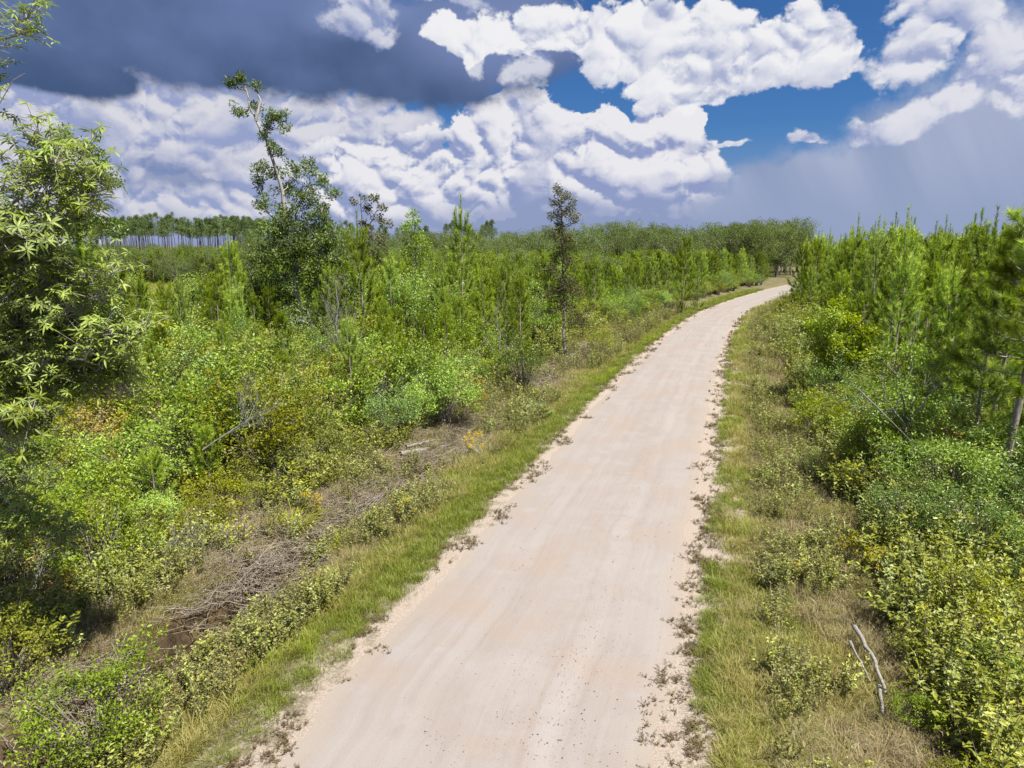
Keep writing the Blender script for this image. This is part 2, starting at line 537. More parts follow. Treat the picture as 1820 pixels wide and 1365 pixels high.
def bark_mat(name, c1, c2, scale=14, rough=.9):
    m, T = new_mat(name)
    tc = T.n('ShaderNodeTexCoord').outputs['Object']
    n = T.noise(T.vm('MULTIPLY', tc, (1, 1, .25)), scale, 6, .65)
    n2 = T.noise(tc, scale * .25, 3, .5)
    c = T.mix(T.ramp(T.m('ADD', T.m('MULTIPLY', n, .7), T.m('MULTIPLY', n2, .3)), .35, .65), c1, c2)
    b = T.n('ShaderNodeBump', {'Height': n, 'Strength': .6, 'Distance': .02})
    p = T.n('ShaderNodeBsdfPrincipled', {'Base Color': c, 'Roughness': rough, 'Specular IOR Level': .2, 'Normal': b})
    T.n('ShaderNodeOutputMaterial', {'Surface': p})
    return m


M = {}
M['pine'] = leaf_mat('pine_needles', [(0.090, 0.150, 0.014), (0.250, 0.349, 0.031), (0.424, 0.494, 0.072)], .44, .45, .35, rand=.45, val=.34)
M['pine_old'] = leaf_mat('pine_needles_far', [(0.069, 0.106, 0.035), (0.119, 0.175, 0.056), (0.188, 0.250, 0.088)], .25, .6, .2)
M['gall'] = leaf_mat('olive_leaves', [(0.122, 0.148, 0.029), (0.243, 0.281, 0.058), (0.415, 0.449, 0.111)], .3, .45, .35)
M['myrtle'] = leaf_mat('yellow_green_leaves', [(0.123, 0.147, 0.014), (0.229, 0.261, 0.024), (0.370, 0.378, 0.048)], .36, .45, .3)
M['titi'] = leaf_mat('mid_green_leaves', [(0.097, 0.162, 0.018), (0.207, 0.316, 0.036), (0.385, 0.505, 0.078)], .32, .42, .35)
M['dark'] = leaf_mat('deep_green_leaves', [(0.053, 0.102, 0.014), (0.112, 0.191, 0.029), (0.238, 0.343, 0.066)], .28, .38, .45)
M['bright'] = leaf_mat('lime_leaves', [(0.141, 0.206, 0.011), (0.254, 0.342, 0.019), (0.386, 0.457, 0.048)], .4, .45, .3)
M['bay'] = leaf_mat('bay_leaves', [(0.078, 0.121, 0.015), (0.172, 0.238, 0.029), (0.327, 0.375, 0.057)], .26, .45, .28, back=(0.327, 0.375, 0.203))
M['brownleaf'] = leaf_mat('brown_leaves', [(0.056, 0.058, 0.021), (0.112, 0.112, 0.042), (0.186, 0.171, 0.067)], .25, .6, .2)
M['russet'] = leaf_mat('russet_leaves', [(.16, .14, .02), (.32, .23, .035), (.46, .32, .06)], .3, .6, .2)
M['gold'] = leaf_mat('goldenrod_flowers', [(.34, .29, .02), (.52, .42, .02), (.62, .46, .03)], .3, .7, .1)
M['hard'] = leaf_mat('far_hardwood_leaves', [(0.080, 0.116, 0.036), (0.132, 0.176, 0.056), (0.192, 0.241, 0.084)], .3, .6, .15, rand=.5)
M['fern'] = leaf_mat('weed_leaves', [(0.119, 0.124, 0.030), (0.232, 0.232, 0.065), (0.376, 0.352, 0.119)], .32, .6, .2)
M['brownweed'] = leaf_mat('brown_weed_leaves', [(0.100, 0.075, 0.040), (0.200, 0.145, 0.075), (0.240, 0.225, 0.085)], .3, .7, .15)
M['grass'] = leaf_mat('green_grass_blades', [(0.087, 0.120, 0.014), (0.175, 0.220, 0.026), (0.314, 0.332, 0.057)], .36, .5, .25)
M['limegrass'] = leaf_mat('lime_grass_blades', [(0.115, 0.175, 0.011), (0.202, 0.273, 0.019), (0.296, 0.344, 0.036)], .38, .5, .25)
M['straw'] = leaf_mat('dry_grass_blades', [(0.170, 0.136, 0.068), (0.286, 0.235, 0.126), (0.408, 0.347, 0.218)], .3, .65, .2)
M['olivegrass'] = leaf_mat('olive_grass_blades', [(0.162, 0.157, 0.038), (0.281, 0.259, 0.072), (0.425, 0.374, 0.145)], .32, .6, .2)
M['sedge'] = leaf_mat('sedge_blades', [(0.198, 0.270, 0.018), (0.342, 0.405, 0.027), (0.468, 0.495, 0.072)], .4, .4, .4)
M['palmetto'] = leaf_mat('palmetto_leaves', [(.10, .17, .05), (.20, .29, .09), (.30, .38, .13)], .25, .4, .5)
M['oak'] = leaf_mat('tree_leaves', [(.05, .085, .016), (.115, .175, .036), (.24, .30, .08)], .32, .42, .35)
M['bark'] = bark_mat('pine_bark', (.15, .125, .105), (.33, .285, .245))
M['farbark'] = bark_mat('far_pine_bark', (.045, .038, .033), (.10, .085, .075))
M['greybark'] = bark_mat('pale_bark', (0.204, 0.187, 0.162), (0.391, 0.365, 0.332), 22)
M['stem'] = bark_mat('shrub_stems', (.11, .09, .07), (.26, .23, .19), 30)
M['dead'] = bark_mat('weathered_wood', (0.143, 0.133, 0.120), (0.266, 0.251, 0.230), 26)
M['twig'] = bark_mat('dry_twigs', (0.145, 0.119, 0.089), (0.340, 0.289, 0.230), 30)


# ------------------------------------------------------------------ ground
def ground_mats():
    m, T = new_mat('ground_soil')
    geo = T.n('ShaderNodeNewGeometry').outputs['Position']
    ed = T.n('ShaderNodeAttribute', attribute_name='edge').outputs['Fac']
    cut = T.n('ShaderNodeAttribute', attribute_name='cut').outputs['Fac']
    right = T.n('ShaderNodeAttribute', attribute_name='side').outputs['Fac']
    nb = T.noise(geo, .55, 5, .6); nm = T.noise(geo, 2.6, 5, .65); nf = T.noise(geo, 22, 6, .7); nff = T.noise(geo, 90, 3, .6)
    litter = T.mix(T.ramp(nf, .35, .65), (0.100, 0.076, 0.047), (0.239, 0.192, 0.133))
    litter = T.mix(T.m('MULTIPLY', T.ramp(nm, .42, .62), .6), litter, (0.066, 0.063, 0.023))
    green = T.mix(T.ramp(nf, .3, .7), (0.047, 0.056, 0.013), (0.133, 0.126, 0.047))
    c = T.mix(T.ramp(T.m('ADD', nb, T.m('MULTIPLY', nm, .3)), .52, .76), litter, green)
    sand = T.mix(T.ramp(nf, .3, .7), (.245, .200, .160), (.355, .300, .250))
    # bare sand next to the road, breaking up outwards; more of it on the right verge
    lim = T.m('ADD', T.m('MULTIPLY', right, .75), .45)
    s = T.ramp(T.m('ADD', T.m('SUBTRACT', ed, lim), T.m('MULTIPLY', T.m('SUBTRACT', nm, .5), 3.6)), .45, -.35)
    spots = T.m('MULTIPLY', T.ramp(nm, .56, .66), T.m('MULTIPLY', T.ramp(ed, 4.0, 1.0), .8))
    c = T.mix(T.m('MAXIMUM', s, spots), c, sand)
    c = T.mix(cut, c, T.mix(T.ramp(nm, .35, .65), (0.042, 0.030, 0.019), (0.100, 0.067, 0.040)))
    far = T.ramp(ed, 30, 80)
    c = T.mix(far, c, T.mix(nb, (0.066, 0.087, 0.020), (0.133, 0.139, 0.040)))
    b = T.n('ShaderNodeBump', {'Height': T.m('ADD', nf, T.m('MULTIPLY', nff, .4)), 'Strength': .8, 'Distance': .04})
    p = T.n('ShaderNodeBsdfPrincipled', {'Base Color': c, 'Roughness': .95, 'Specular IOR Level': .1, 'Normal': b})
    T.n('ShaderNodeOutputMaterial', {'Surface': p})
    M['ground'] = m

    m, T = new_mat('road_sand')
    geo = T.n('ShaderNodeNewGeometry').outputs['Position']
    u = T.n('ShaderNodeAttribute', attribute_name='across').outputs['Fac']
    v = T.n('ShaderNodeAttribute', attribute_name='along').outputs['Fac']
    uv = T.n('ShaderNodeCombineXYZ', {0: T.m('MULTIPLY', u, 5.2), 1: T.m('MULTIPLY', v, .018), 2: 0.0}).outputs[0]
    wob = T.noise(geo, .35, 3, .5)
    uvw = T.vm('ADD', uv, T.n('ShaderNodeCombineXYZ', {0: T.m('MULTIPLY', wob, .12), 1: 0.0, 2: 0.0}).outputs[0])
    st = T.noise(uvw, 3.4, 7, .72)                      # long wheel-polished streaks
    st2 = T.noise(uvw, 13, 5, .6)
    nb = T.noise(geo, .55, 5, .55); nm = T.noise(geo, 3.5, 5, .6); nf = T.noise(geo, 40, 5, .7); ng_ = T.noise(geo, 130, 3, .7)
    c = T.mix(T.ramp(st, .12, .88), (0.209, 0.179, 0.160), (0.251, 0.227, 0.213))
    c = T.mix(T.m('MULTIPLY', T.ramp(nb, .46, .68), .55), c, (0.244, 0.193, 0.153))       # tan patches
    c = T.mix(T.m('MULTIPLY', T.ramp(T.noise(geo, .9, 4, .6, out=0), .56, .7), .4), c, (0.251, 0.250, 0.254))
    edge = T.ramp(T.m('ADD', T.m('ABSOLUTE', T.m('SUBTRACT', u, .5)), T.m('MULTIPLY', T.m('SUBTRACT', nm, .5), .14)), .40, .5)
    c = T.mix(T.m('MULTIPLY', edge, .75), c, (0.251, 0.209, 0.168))
    c = T.mix(T.m('MULTIPLY', T.ramp(st2, .58, .74), .16), c, (0.167, 0.136, 0.115))
    # loose grit in bands between the wheel tracks
    band = T.m('MULTIPLY', T.ramp(T.m('ABSOLUTE', T.m('SUBTRACT', u, .60)), .26, .02), T.ramp(nm, .35, .7))
    c = T.mix(T.m('MULTIPLY', T.ramp(ng_, .55, .64), T.m('MULTIPLY', band, .8)), c, (0.104, 0.074, 0.057))
    c = T.mix(T.m('MULTIPLY', T.ramp(nf, .62, .8), .3), c, (0.151, 0.117, 0.096))
    for cu, wd, am, tint in ((.30, .05, .22, (0.288, 0.267, 0.254)), (.70, .055, .25, (0.288, 0.267, 0.254)), (.64, .012, .4, (0.211, 0.171, 0.145)), (.76, .010, .3, (0.211, 0.171, 0.145)), (.35, .010, .25, (0.211, 0.171, 0.145))):
        dist = T.m('ABSOLUTE', T.m('SUBTRACT', T.m('ADD', u, T.m('MULTIPLY_ADD', wob, .05, -.025)), cu))
        c = T.mix(T.m('MULTIPLY', T.ramp(dist, wd, wd * .3), T.m('MULTIPLY', T.ramp(T.noise(geo, .16, 3, .5), .35, .6), am)), c, tint)
    sp = T.noise(geo, 34, 4, .75)
    lane = T.m('ADD', T.m('MULTIPLY', band, .75), T.m('MULTIPLY', T.ramp(T.noise(geo, 1.3, 4, .6), .45, .7), .35))
    c = T.mix(T.m('MULTIPLY', T.ramp(sp, .60, .70), lane), c, (.17, .125, .095))
    c = T.mix(T.m('MULTIPLY', T.ramp(nb, .52, .40), .28), c, (.26, .235, .21))
    grain = T.m('ADD', T.m('MULTIPLY', ng_, .6), T.m('MULTIPLY', nf, .4))
    c = T.mix(T.ramp(grain, .45, .33), c, T.mix(1.0, c, (0.680, 0.663, 0.640), 'MULTIPLY'))
    c = T.mix(T.ramp(grain, .56, .70), c, T.mix(1.0, c, (1.12, 1.12, 1.12), 'MULTIPLY'))
    hgt = T.m('ADD', T.m('MULTIPLY', st, .25), T.m('ADD', T.m('MULTIPLY', nf, .35), T.m('MULTIPLY', ng_, .2)))
    b = T.n('ShaderNodeBump', {'Height': hgt, 'Strength': .7, 'Distance': .03})
    p = T.n('ShaderNodeBsdfPrincipled', {'Base Color': c, 'Roughness': .95, 'Specular IOR Level': .1, 'Normal': b})
    T.n('ShaderNodeOutputMaterial', {'Surface': p})
    M['road'] = m


ground_mats()


def grow(a, b, step, far, g=1.12):
    """coordinates: even steps in a..b, growing steps out to far"""
    xs = list(np.arange(a, b + 1e-6, step)); s = step; x = xs[-1]
    while x < far:
        s *= g; x += s; xs.append(x)
    return xs


def build_ground():
    rx = grow(0, 14, .18, 3500); xs = np.array([-x for x in rx[:0:-1]] + rx)
    ys = np.array([-30, -20, -12, -6, -2, 0, 2, 3.5, 4.5] + grow(5, 34, .16, 6000, 1.05))
    X, Y = np.meshgrid(xs, ys)
    Z = height(X, Y)
    n, mth = len(ys), len(xs)
    mb = MB()
    i = np.arange(n - 1)[:, None] * mth; j = np.arange(mth - 1)[None]
    q = np.stack([i + j, i + j + 1, i + mth + j + 1, i + mth + j], -1).reshape(-1, 4)
    mb.add(np.stack([X, Y, Z], -1), np.concatenate([q[:, [0, 1, 2]], q[:, [0, 2, 3]]]), 0)
    me = make_mesh('ground', [(mb, M['ground'])], True)
    el, er = edges(X.ravel(), Y.ravel())
    ed = np.maximum(el, er)
    wob = el + .35 * fbm(Y.ravel() * .5, Y.ravel() * .05, 21)
    cut = smooth(3.2, 3.6, wob) * (1 - smooth(4.1, 4.4, wob)) * smooth(17.5, 13.5, Y.ravel())
    for nm, val in (('edge', ed), ('side', (er > el).astype(float)), ('cut', cut)):
        a = me.attributes.new(nm, 'FLOAT', 'POINT'); a.data.foreach_set('value', val.astype(np.float32))
    link('ground', me, kind='structure')

    # the road: a crowned strip of sand with ragged edges
    ys = np.concatenate([np.arange(-14, 40, .14), np.arange(40, 90, .3), np.arange(90, 200, .8)])
    xl = np.interp(ys, YS, XL) + .10 + .22 * fbm(ys * .8, ys * 0, 31, 5); xr = np.interp(ys, YS, XR) - .08 + .22 * fbm(ys * .8, ys * 0 + 7, 32, 5)
    u = np.linspace(0, 1, 29)
    X = xl[:, None] + (xr - xl)[:, None] * u[None]; Y = np.repeat(ys[:, None], 29, 1)
    ruts = -.018 * (np.exp(-((u - .27) / .06) ** 2) + np.exp(-((u - .73) / .06) ** 2))
    Z = .008 + .055 * (1 - (2 * u - 1) ** 2)[None] + ruts[None] * (1 + .5 * fbm(X * .4, Y * .4, 5)) + .008 * fbm(X * 1.7, Y * 1.7, 4)
    Z[:, 0] = Z[:, -1] = .006
    mb = MB(); n, mth = X.shape
    i = np.arange(n - 1)[:, None] * mth; j = np.arange(mth - 1)[None]
    q = np.stack([i + j, i + j + 1, i + mth + j + 1, i + mth + j], -1).reshape(-1, 4)
    mb.add(np.stack([X, Y, Z + np.where(np.isin(np.arange(mth), (0, mth - 1)), 0, 0)], -1), np.concatenate([q[:, [0, 1, 2]], q[:, [0, 2, 3]]]), 0)
    me = make_mesh('road', [(mb, M['road'])], True)
    ln = np.concatenate([[0], np.cumsum(np.hypot(np.diff(ys), np.diff((xl + xr) / 2)))])
    for nm, val in (('across', np.repeat(u[None], n, 0).ravel()), ('along', np.repeat(ln[:, None], mth, 1).ravel())):
        a = me.attributes.new(nm, 'FLOAT', 'POINT'); a.data.foreach_set('value', val.astype(np.float32))
    link('road', me, kind='structure')


build_ground()


# ------------------------------------------------------------------ plant builders
UP = np.array((0, 0, 1.0))


def rdir(n, zmin=-1.0):
    v = unit(rng.normal(size=(n, 3)))
    if zmin > -1:
        v[:, 2] = np.maximum(v[:, 2], zmin) + rng.random(n) * .05
        v = unit(v)
    return v


def bent(a, b, sag=0.0, n=5, wob=.03):
    """a slightly crooked line from a to b"""
    a = np.asarray(a, float); b = np.asarray(b, float)
    t = np.linspace(0, 1, n)[:, None]
    L = np.linalg.norm(b - a)
    p = a + (b - a) * t + UP * (sag * L * (t * (1 - t)) * 4)
    p[1:-1] += rng.normal(size=(n - 2, 3)) * wob * L
    return p


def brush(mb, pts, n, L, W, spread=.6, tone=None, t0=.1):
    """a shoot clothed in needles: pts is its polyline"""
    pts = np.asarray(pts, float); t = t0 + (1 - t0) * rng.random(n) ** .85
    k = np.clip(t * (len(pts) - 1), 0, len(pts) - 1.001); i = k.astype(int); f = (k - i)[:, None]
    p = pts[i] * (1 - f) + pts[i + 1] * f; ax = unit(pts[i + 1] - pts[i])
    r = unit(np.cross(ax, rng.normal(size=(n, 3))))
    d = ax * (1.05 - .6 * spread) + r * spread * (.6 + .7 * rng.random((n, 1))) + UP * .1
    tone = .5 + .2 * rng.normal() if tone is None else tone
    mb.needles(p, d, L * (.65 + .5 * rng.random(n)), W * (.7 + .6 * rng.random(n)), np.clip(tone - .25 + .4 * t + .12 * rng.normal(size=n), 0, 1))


def make_pine(h, wid, bare=.1, seed=0, nb=5, dens=1.0, needle=.25, nw=.022, leader=1.0):
    """young pine: whorls of boughs that turn up into long needle-clad candles"""
    tr, nd, br = MB(), MB(), MB()
    lean = rng.normal(size=2) * .02
    tz = np.linspace(0, h * .95, 9)
    tp = np.stack([lean[0] * tz + .03 * np.sin(tz * 1.3 + seed), lean[1] * tz + .03 * np.cos(tz * 1.1 + seed), tz], 1)
    tr.tube(tp, np.linspace(.012 * h + .012, .014, 9), 7)
    z = h * bare
    while z < h * .90:
        rel = (z / h - bare) / (1 - bare)
        R_ = wid * (1.03 - rel) * (.62 + .38 * min(1, rel * 4)) + .1
        c = np.array([np.interp(z, tz, tp[:, 0]), np.interp(z, tz, tp[:, 1]), z])
        ph = rng.random() * 6.28
        for k in range(nb if rng.random() > .3 else nb - 1):
            a = ph + k * 6.283 / nb + rng.normal() * .35
            ln = R_ * (.55 + .7 * rng.random())
            o = np.array((math.cos(a), math.sin(a), 0))
            tipup = .34 + .36 * rng.random()
            e1 = c + o * ln * .55 + UP * ln * (.10 + .3 * rel)
            e2 = c + o * ln * .95 + UP * (ln * (.28 + .4 * rel) + .05)
            e3 = e2 + o * .24 * (1 - .6 * rel) + UP * tipup * (.62 + .38 * rel)
            br.tube([c, e1, e2, e3], [.007 + .002 * h * (1 - rel), .008, .006, .004], 4)
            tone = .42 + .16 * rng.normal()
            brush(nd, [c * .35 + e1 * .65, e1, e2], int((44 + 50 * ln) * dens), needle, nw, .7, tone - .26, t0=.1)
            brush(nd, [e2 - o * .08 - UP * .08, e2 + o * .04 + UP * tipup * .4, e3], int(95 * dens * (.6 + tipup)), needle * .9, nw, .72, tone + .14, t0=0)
            for s in range(0 if ln < .5 else (1 if ln < .9 else 2)):
                q = c + (e2 - c) * (.5 + .4 * rng.random())
                a2 = a + rng.choice([-1, 1]) * (.6 + .6 * rng.random())
                m_ = q + np.array((math.cos(a2), math.sin(a2), 0)) * (.2 + .16 * rng.random()) + UP * .06
                tip = m_ + np.array((math.cos(a2), math.sin(a2), 0)) * .16 + UP * (.2 + .2 * rng.random())
                br.tube([q, m_, tip], [.006, .005, .003], 3)
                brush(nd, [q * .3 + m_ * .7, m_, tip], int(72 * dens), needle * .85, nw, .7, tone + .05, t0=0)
        z += h * (.092 + .025 * rng.random()) * (1.1 - .35 * rel)
    top = tp[-1]
    for k in range(4):         # candles round the leader
        a = k * 1.57 + rng.random()
        b0 = top - UP * (.45 + .2 * rng.random()); o = np.array((math.cos(a), math.sin(a), 0))
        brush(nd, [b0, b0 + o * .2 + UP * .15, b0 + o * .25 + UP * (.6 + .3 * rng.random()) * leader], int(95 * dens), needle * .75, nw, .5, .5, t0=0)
    lt = top + UP * .75 * leader
    tr.tube([tp[-2], top, lt], [.02, .014, .004], 5)
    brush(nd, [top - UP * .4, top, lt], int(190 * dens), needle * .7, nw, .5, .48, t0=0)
    return tr, br, nd


def asset_pine(*a, mat='pine', **k):
    tr, br, nd = make_pine(*a, **k)
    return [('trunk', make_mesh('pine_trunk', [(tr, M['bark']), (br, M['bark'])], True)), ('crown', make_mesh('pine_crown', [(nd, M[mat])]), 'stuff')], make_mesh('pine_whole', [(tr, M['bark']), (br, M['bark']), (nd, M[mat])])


def clump(mb, c, r, n, L, W, flat=.8, up=.35, long=False, var=(0, 1), droop=.12, axis=None):
    d = rdir(n); p = c + d * (r * rng.random((n, 1)) ** .45) * np.array((1, 1, flat))
    D = d * .7 + rng.normal(size=(n, 3)) * .5 + UP * up * (rng.random((n, 1)) - .1)
    Nn = UP * .8 + rng.normal(size=(n, 3)) * .55
    v = var[0] + (var[1] - var[0]) * np.clip(.5 + .28 * rng.normal(size=n), 0, 1)
    (mb.longleaves if long else mb.leaves)(p, D, Nn, L * (.7 + .6 * rng.random(n)), W * (.7 + .6 * rng.random(n)), v)


def make_shrub(h, w, nclump, per, L, W, stems=7, r=.3, twig=.5, base=.25, up=.4, hollow=.55, lift=1.0):
    """many-stemmed bush; leaf clumps over an uneven outline"""
    st, lf = MB(), MB()
    roots = [np.array((rng.normal() * .08 * w, rng.normal() * .08 * w, 0)) for _ in range(stems)]
    lump = rng.normal(size=(6, 3)) * [1, 1, .6]
    for k in range(nclump):
        d = rdir(1, -.25)[0]
        lo = 1 + .28 * max(-1, min(1, float(np.max(unit(lump) @ d) - .7) * 4))
        rad = (hollow + (1 - hollow) * rng.random()) * lo
        c = np.array((d[0] * w * .5, d[1] * w * .5, (base + (1 - base) * (.5 + .5 * d[2])) * h)) * np.array((rad, rad, .55 + .45 * rad))
        c[2] = max(c[2], .12 * h) * lift
        rt = roots[k % stems]
        mid = rt + (c - rt) * .5 + UP * .12 * h
        st.tube([rt, mid, c], [.006 + .006 * h, .006 + .002 * h, .004], 3)
        cv = rng.random() * .45 - .05
        clump(lf, c, r * (.65 + .7 * rng.random()), per, L, W, up=up, var=(cv, cv + .6))
        if rng.random() < twig:
            e = c + d * r * 1.3 + UP * r * .5
            st.tube([c, (c + e) / 2 + rng.normal(size=3) * .03, e], [.004, .003, .002], 3)
            clump(lf, e, r * .45, max(4, per // 4), L, W, up=up, var=(cv + .1, cv + .8))
    return st, lf


def asset_shrub(mat, stem='stem', **k):
    st, lf = make_shrub(**k)
    return [('stems', make_mesh('shrub_stems', [(st, M[stem])], True)), ('foliage', make_mesh('shrub_foliage', [(lf, M[mat])]), 'stuff')], make_mesh('shrub_whole', [(st, M[stem]), (lf, M[mat])])


def branchy(mb, p, d, L, r, depth, spread=.6, droop=.0, k=5, ends=None, up=.15, kids=(2, 4)):
    """recursive limb"""
    n = 5; pts = [p]
    dd = d.copy()
    for i in range(n - 1):
        dd = unit(dd + rng.normal(size=3) * .13 + UP * (up - droop) * .25)
        pts.append(pts[-1] + dd * L / (n - 1))
    mb.tube(pts, np.linspace(r, r * .5, n), k)
    if depth == 0:
        if ends is not None:
            ends.append((pts[-1], dd))
        return
    for c in range(rng.integers(*kids) + 1):
        t = 1.0 if c == 0 else .35 + .6 * rng.random()
        q = np.array(pts)[min(n - 1, int(t * (n - 1)))]
        nd = unit(dd + unit(rng.normal(size=3)) * spread * (0.5 if c == 0 else 1.1))
        branchy(mb, q, nd, L * (.55 + .25 * rng.random()), r * (.55 if c else .6), depth - 1, spread, droop, max(3, k - 1), ends, up, kids)


def make_hardwood(h, w, n=48, per=120, L=.21, W=.15, mat='hard', base=.18):
    tr, lf = MB(), MB()
    tr.tube(bent((0, 0, 0), (rng.normal() * .3, rng.normal() * .3, h * .75), n=6, wob=.015), np.linspace(.02 * h, .006 * h, 6), 6)
    lobes = [(rdir(1, -.2)[0] * [w * .3, w * .3, h * .22] + [0, 0, h * (.55 + .1 * rng.normal())], w * (.22 + .12 * rng.random())) for _ in range(7)]
    for k in range(n):
        lc, lr = lobes[k % 7]
        d = rdir(1, -.5)[0]
        c = lc + d * lr * [1, 1, 1.15]
        c[2] = min(max(c[2], base * h), h)
        cv = rng.random() * .35
        clump(lf, c, w * .13 * (.7 + .6 * rng.random()), per, L, W, up=.3, var=(cv, cv + .65))
        if k % 3 == 0:
            tr.tube([(0, 0, max(.1 * h, c[2] * .5)), c * [.5, .5, .8], c], [.008 * h, .005 * h, .02], 4)
    return [('trunk', make_mesh('hardwood_trunk', [(tr, M['bark'])], True)), ('crown', make_mesh('hardwood_crown', [(lf, M[mat])]), 'stuff')], make_mesh('hardwood_whole', [(tr, M['bark']), (lf, M[mat])])


def make_tallpine(h):
    """mature pine: long bare stem, tufted crown"""
    tr, lf = MB(), MB()
    tr.tube(bent((0, 0, 0), (rng.normal() * .4, rng.normal() * .4, h), n=6, wob=.006), np.linspace(.15, .05, 6), 5)
    for k in range(30):
        z = h * (.66 + .34 * rng.random() ** .75); a = k * 2.4 + rng.random()
        ln = (1.06 - ((z / h - .66) / .34) ** 2.2) * 2.6 * (.25 + .75 * rng.random())
        c = np.array((math.cos(a) * ln, math.sin(a) * ln, z + .3 * ln * rng.random()))
        tr.tube([(0, 0, z - .3), c * [.6, .6, 1], c], [.05, .03, .02], 3)
        clump(lf, c, .65, 34, .45, .15, up=.5)
    return [('trunk', make_mesh('tall_pine_trunk', [(tr, M['farbark'])], True)), ('crown', make_mesh('tall_pine_crown', [(lf, M['pine_old'])]), 'stuff')], make_mesh('tall_pine_whole', [(tr, M['farbark']), (lf, M['pine_old'])])


def make_tuft(n, L, W, spread=.5, bend=.6, r=.08, mat='grass', var=(0, 1)):
    mb = MB()
    a = rng.random(n) * 6.283; q = r * np.sqrt(rng.random(n))
    P = np.stack([np.cos(a) * q, np.sin(a) * q, np.zeros(n) - .01], 1)
    a2 = a + rng.normal(size=n) * .6; s = spread * rng.random(n)
    D = np.stack([np.cos(a2) * s, np.sin(a2) * s, np.ones(n)], 1)
    mb.blades(P, D, L * (.45 + .75 * rng.random(n)), W, bend * (.3 + .9 * rng.random(n)), var[0] + (var[1] - var[0]) * rng.random(n))
    return mb


def make_weed(h, ns, leaves, L, W, sp=.3, flower=None):
    """upright herb: stems set with small leaves, some with a flower head"""
    st, lf, fl = MB(), MB(), MB()
    for k in range(ns):
        a = rng.random() * 6.283; s = sp * rng.random()
        tip = np.array((math.cos(a) * s, math.sin(a) * s, h * (.6 + .5 * rng.random())))
        b0 = np.array((math.cos(a) * s * .2, math.sin(a) * s * .2, 0)); pts = bent(b0, tip, n=4, wob=.04)
        st.tube(pts, [.004, .003, .003, .002], 3)
        t = rng.random(leaves) ** .8
        p = np.stack([np.interp(t, np.linspace(0, 1, 4), pts[:, i]) for i in range(3)], 1)
        D = rng.normal(size=(leaves, 3)) * [1, 1, .4] + UP * .35
        lf.leaves(p, D, UP + rng.normal(size=(leaves, 3)) * .4, L * (.6 + .6 * rng.random(leaves)), W, rng.random(leaves))
        if flower:
            clump(fl, pts[-1], flower, 26, .045, .03, up=.4)
    return st, lf, fl


def twigs(n, L, spread, r=.006, zs=.15):
    mb = MB()
    for k in range(n):
        p = rng.normal(size=3) * [spread, spread, zs * .4]; p[2] = abs(p[2])
        a = rng.random() * 6.28; d = np.array((math.cos(a), math.sin(a), (rng.random() - .3) * zs * 3))
        l = L * (.4 + .8 * rng.random())
        mb.tube(bent(p - d * l / 2, p + d * l / 2, n=4, wob=.04), np.linspace(r, r * .5, 4) * (.6 + .8 * rng.random()), 3, rng.random())
    return mb


# ------------------------------------------------------------------ the kinds of plant
PINES = [asset_pine(6.0, 1.25, .06, seed=s, dens=1.0, leader=1.15 + .1 * (s % 4)) for s in range(7)]            # about 6 m
SLIM = [asset_pine(4.2, .75, .28, seed=s, dens=1.0, needle=.24, nw=.018) for s in range(3)]    # thin saplings
GALL = [asset_shrub('gall', h=1.7, w=1.9, nclump=44, per=60, L=.078, W=.036, r=.28, hollow=.74) for _ in range(4)]
MYRT = [asset_shrub('myrtle', h=2.0, w=1.9, nclump=42, per=58, L=.085, W=.04, r=.29, hollow=.72) for _ in range(4)]
TITI = [asset_shrub('titi', h=2.8, w=2.3, nclump=58, per=64, L=.095, W=.046, r=.33, hollow=.72) for _ in range(4)]
DARK = [asset_shrub('dark', h=3.0, w=2.1, nclump=56, per=64, L=.095, W=.044, r=.33, hollow=.74) for _ in range(3)]
LIME = [asset_shrub('bright', h=2.1, w=1.8, nclump=38, per=50, L=.10, W=.052, r=.28, hollow=.7) for _ in range(3)]
RUSS = [asset_shrub('russet', h=1.5, w=1.5, nclump=34, per=30, L=.075, W=.032, r=.26) for _ in range(2)]
BIGS = [asset_shrub('titi', h=5.2, w=3.6, nclump=84, per=66, L=.14, W=.07, r=.46, base=.2, hollow=.74) for _ in range(3)]
HARD = [make_hardwood(11, 8.5) for _ in range(5)]
TALL = [make_tallpine(18) for _ in range(3)]


def dry_bush():
    mb, lf, ends = MB(), MB(), []
    for k in range(10):
        d = unit(np.array((rng.normal() * .6, rng.normal() * .6, 1.0)))
        branchy(mb, np.array((rng.normal() * .08, rng.normal() * .08, 0)), d, .75, .014, 2, .65, k=4, ends=ends)
    for e, dd in ends:
        if rng.random() < .45:
            clump(lf, e, .12, 7, .06, .03)
    return [('stems', make_mesh('dry_stems', [(mb, M['dead'])], True)), ('foliage', make_mesh('dry_foliage', [(lf, M['gall'])]), 'stuff')], None


DRY = [dry_bush() for _ in range(4)]

# ------------------------------------------------------------------ placing
zat = lambda x, y: float(height(x, y))
HEROES = []            # (x, y, radius) kept clear of the scatter


def in_view(x, y, pad=90):
    px = 910 + F * x / np.maximum(y * math.cos(PITCH) + 4 * math.sin(PITCH), .1)
    return (px > -pad) & (px < 1820 + pad) & (y > 4)


def side_word(x, y):
    el_, er_ = edges(x, y)
    return 'left' if el_ > er_ else 'right'


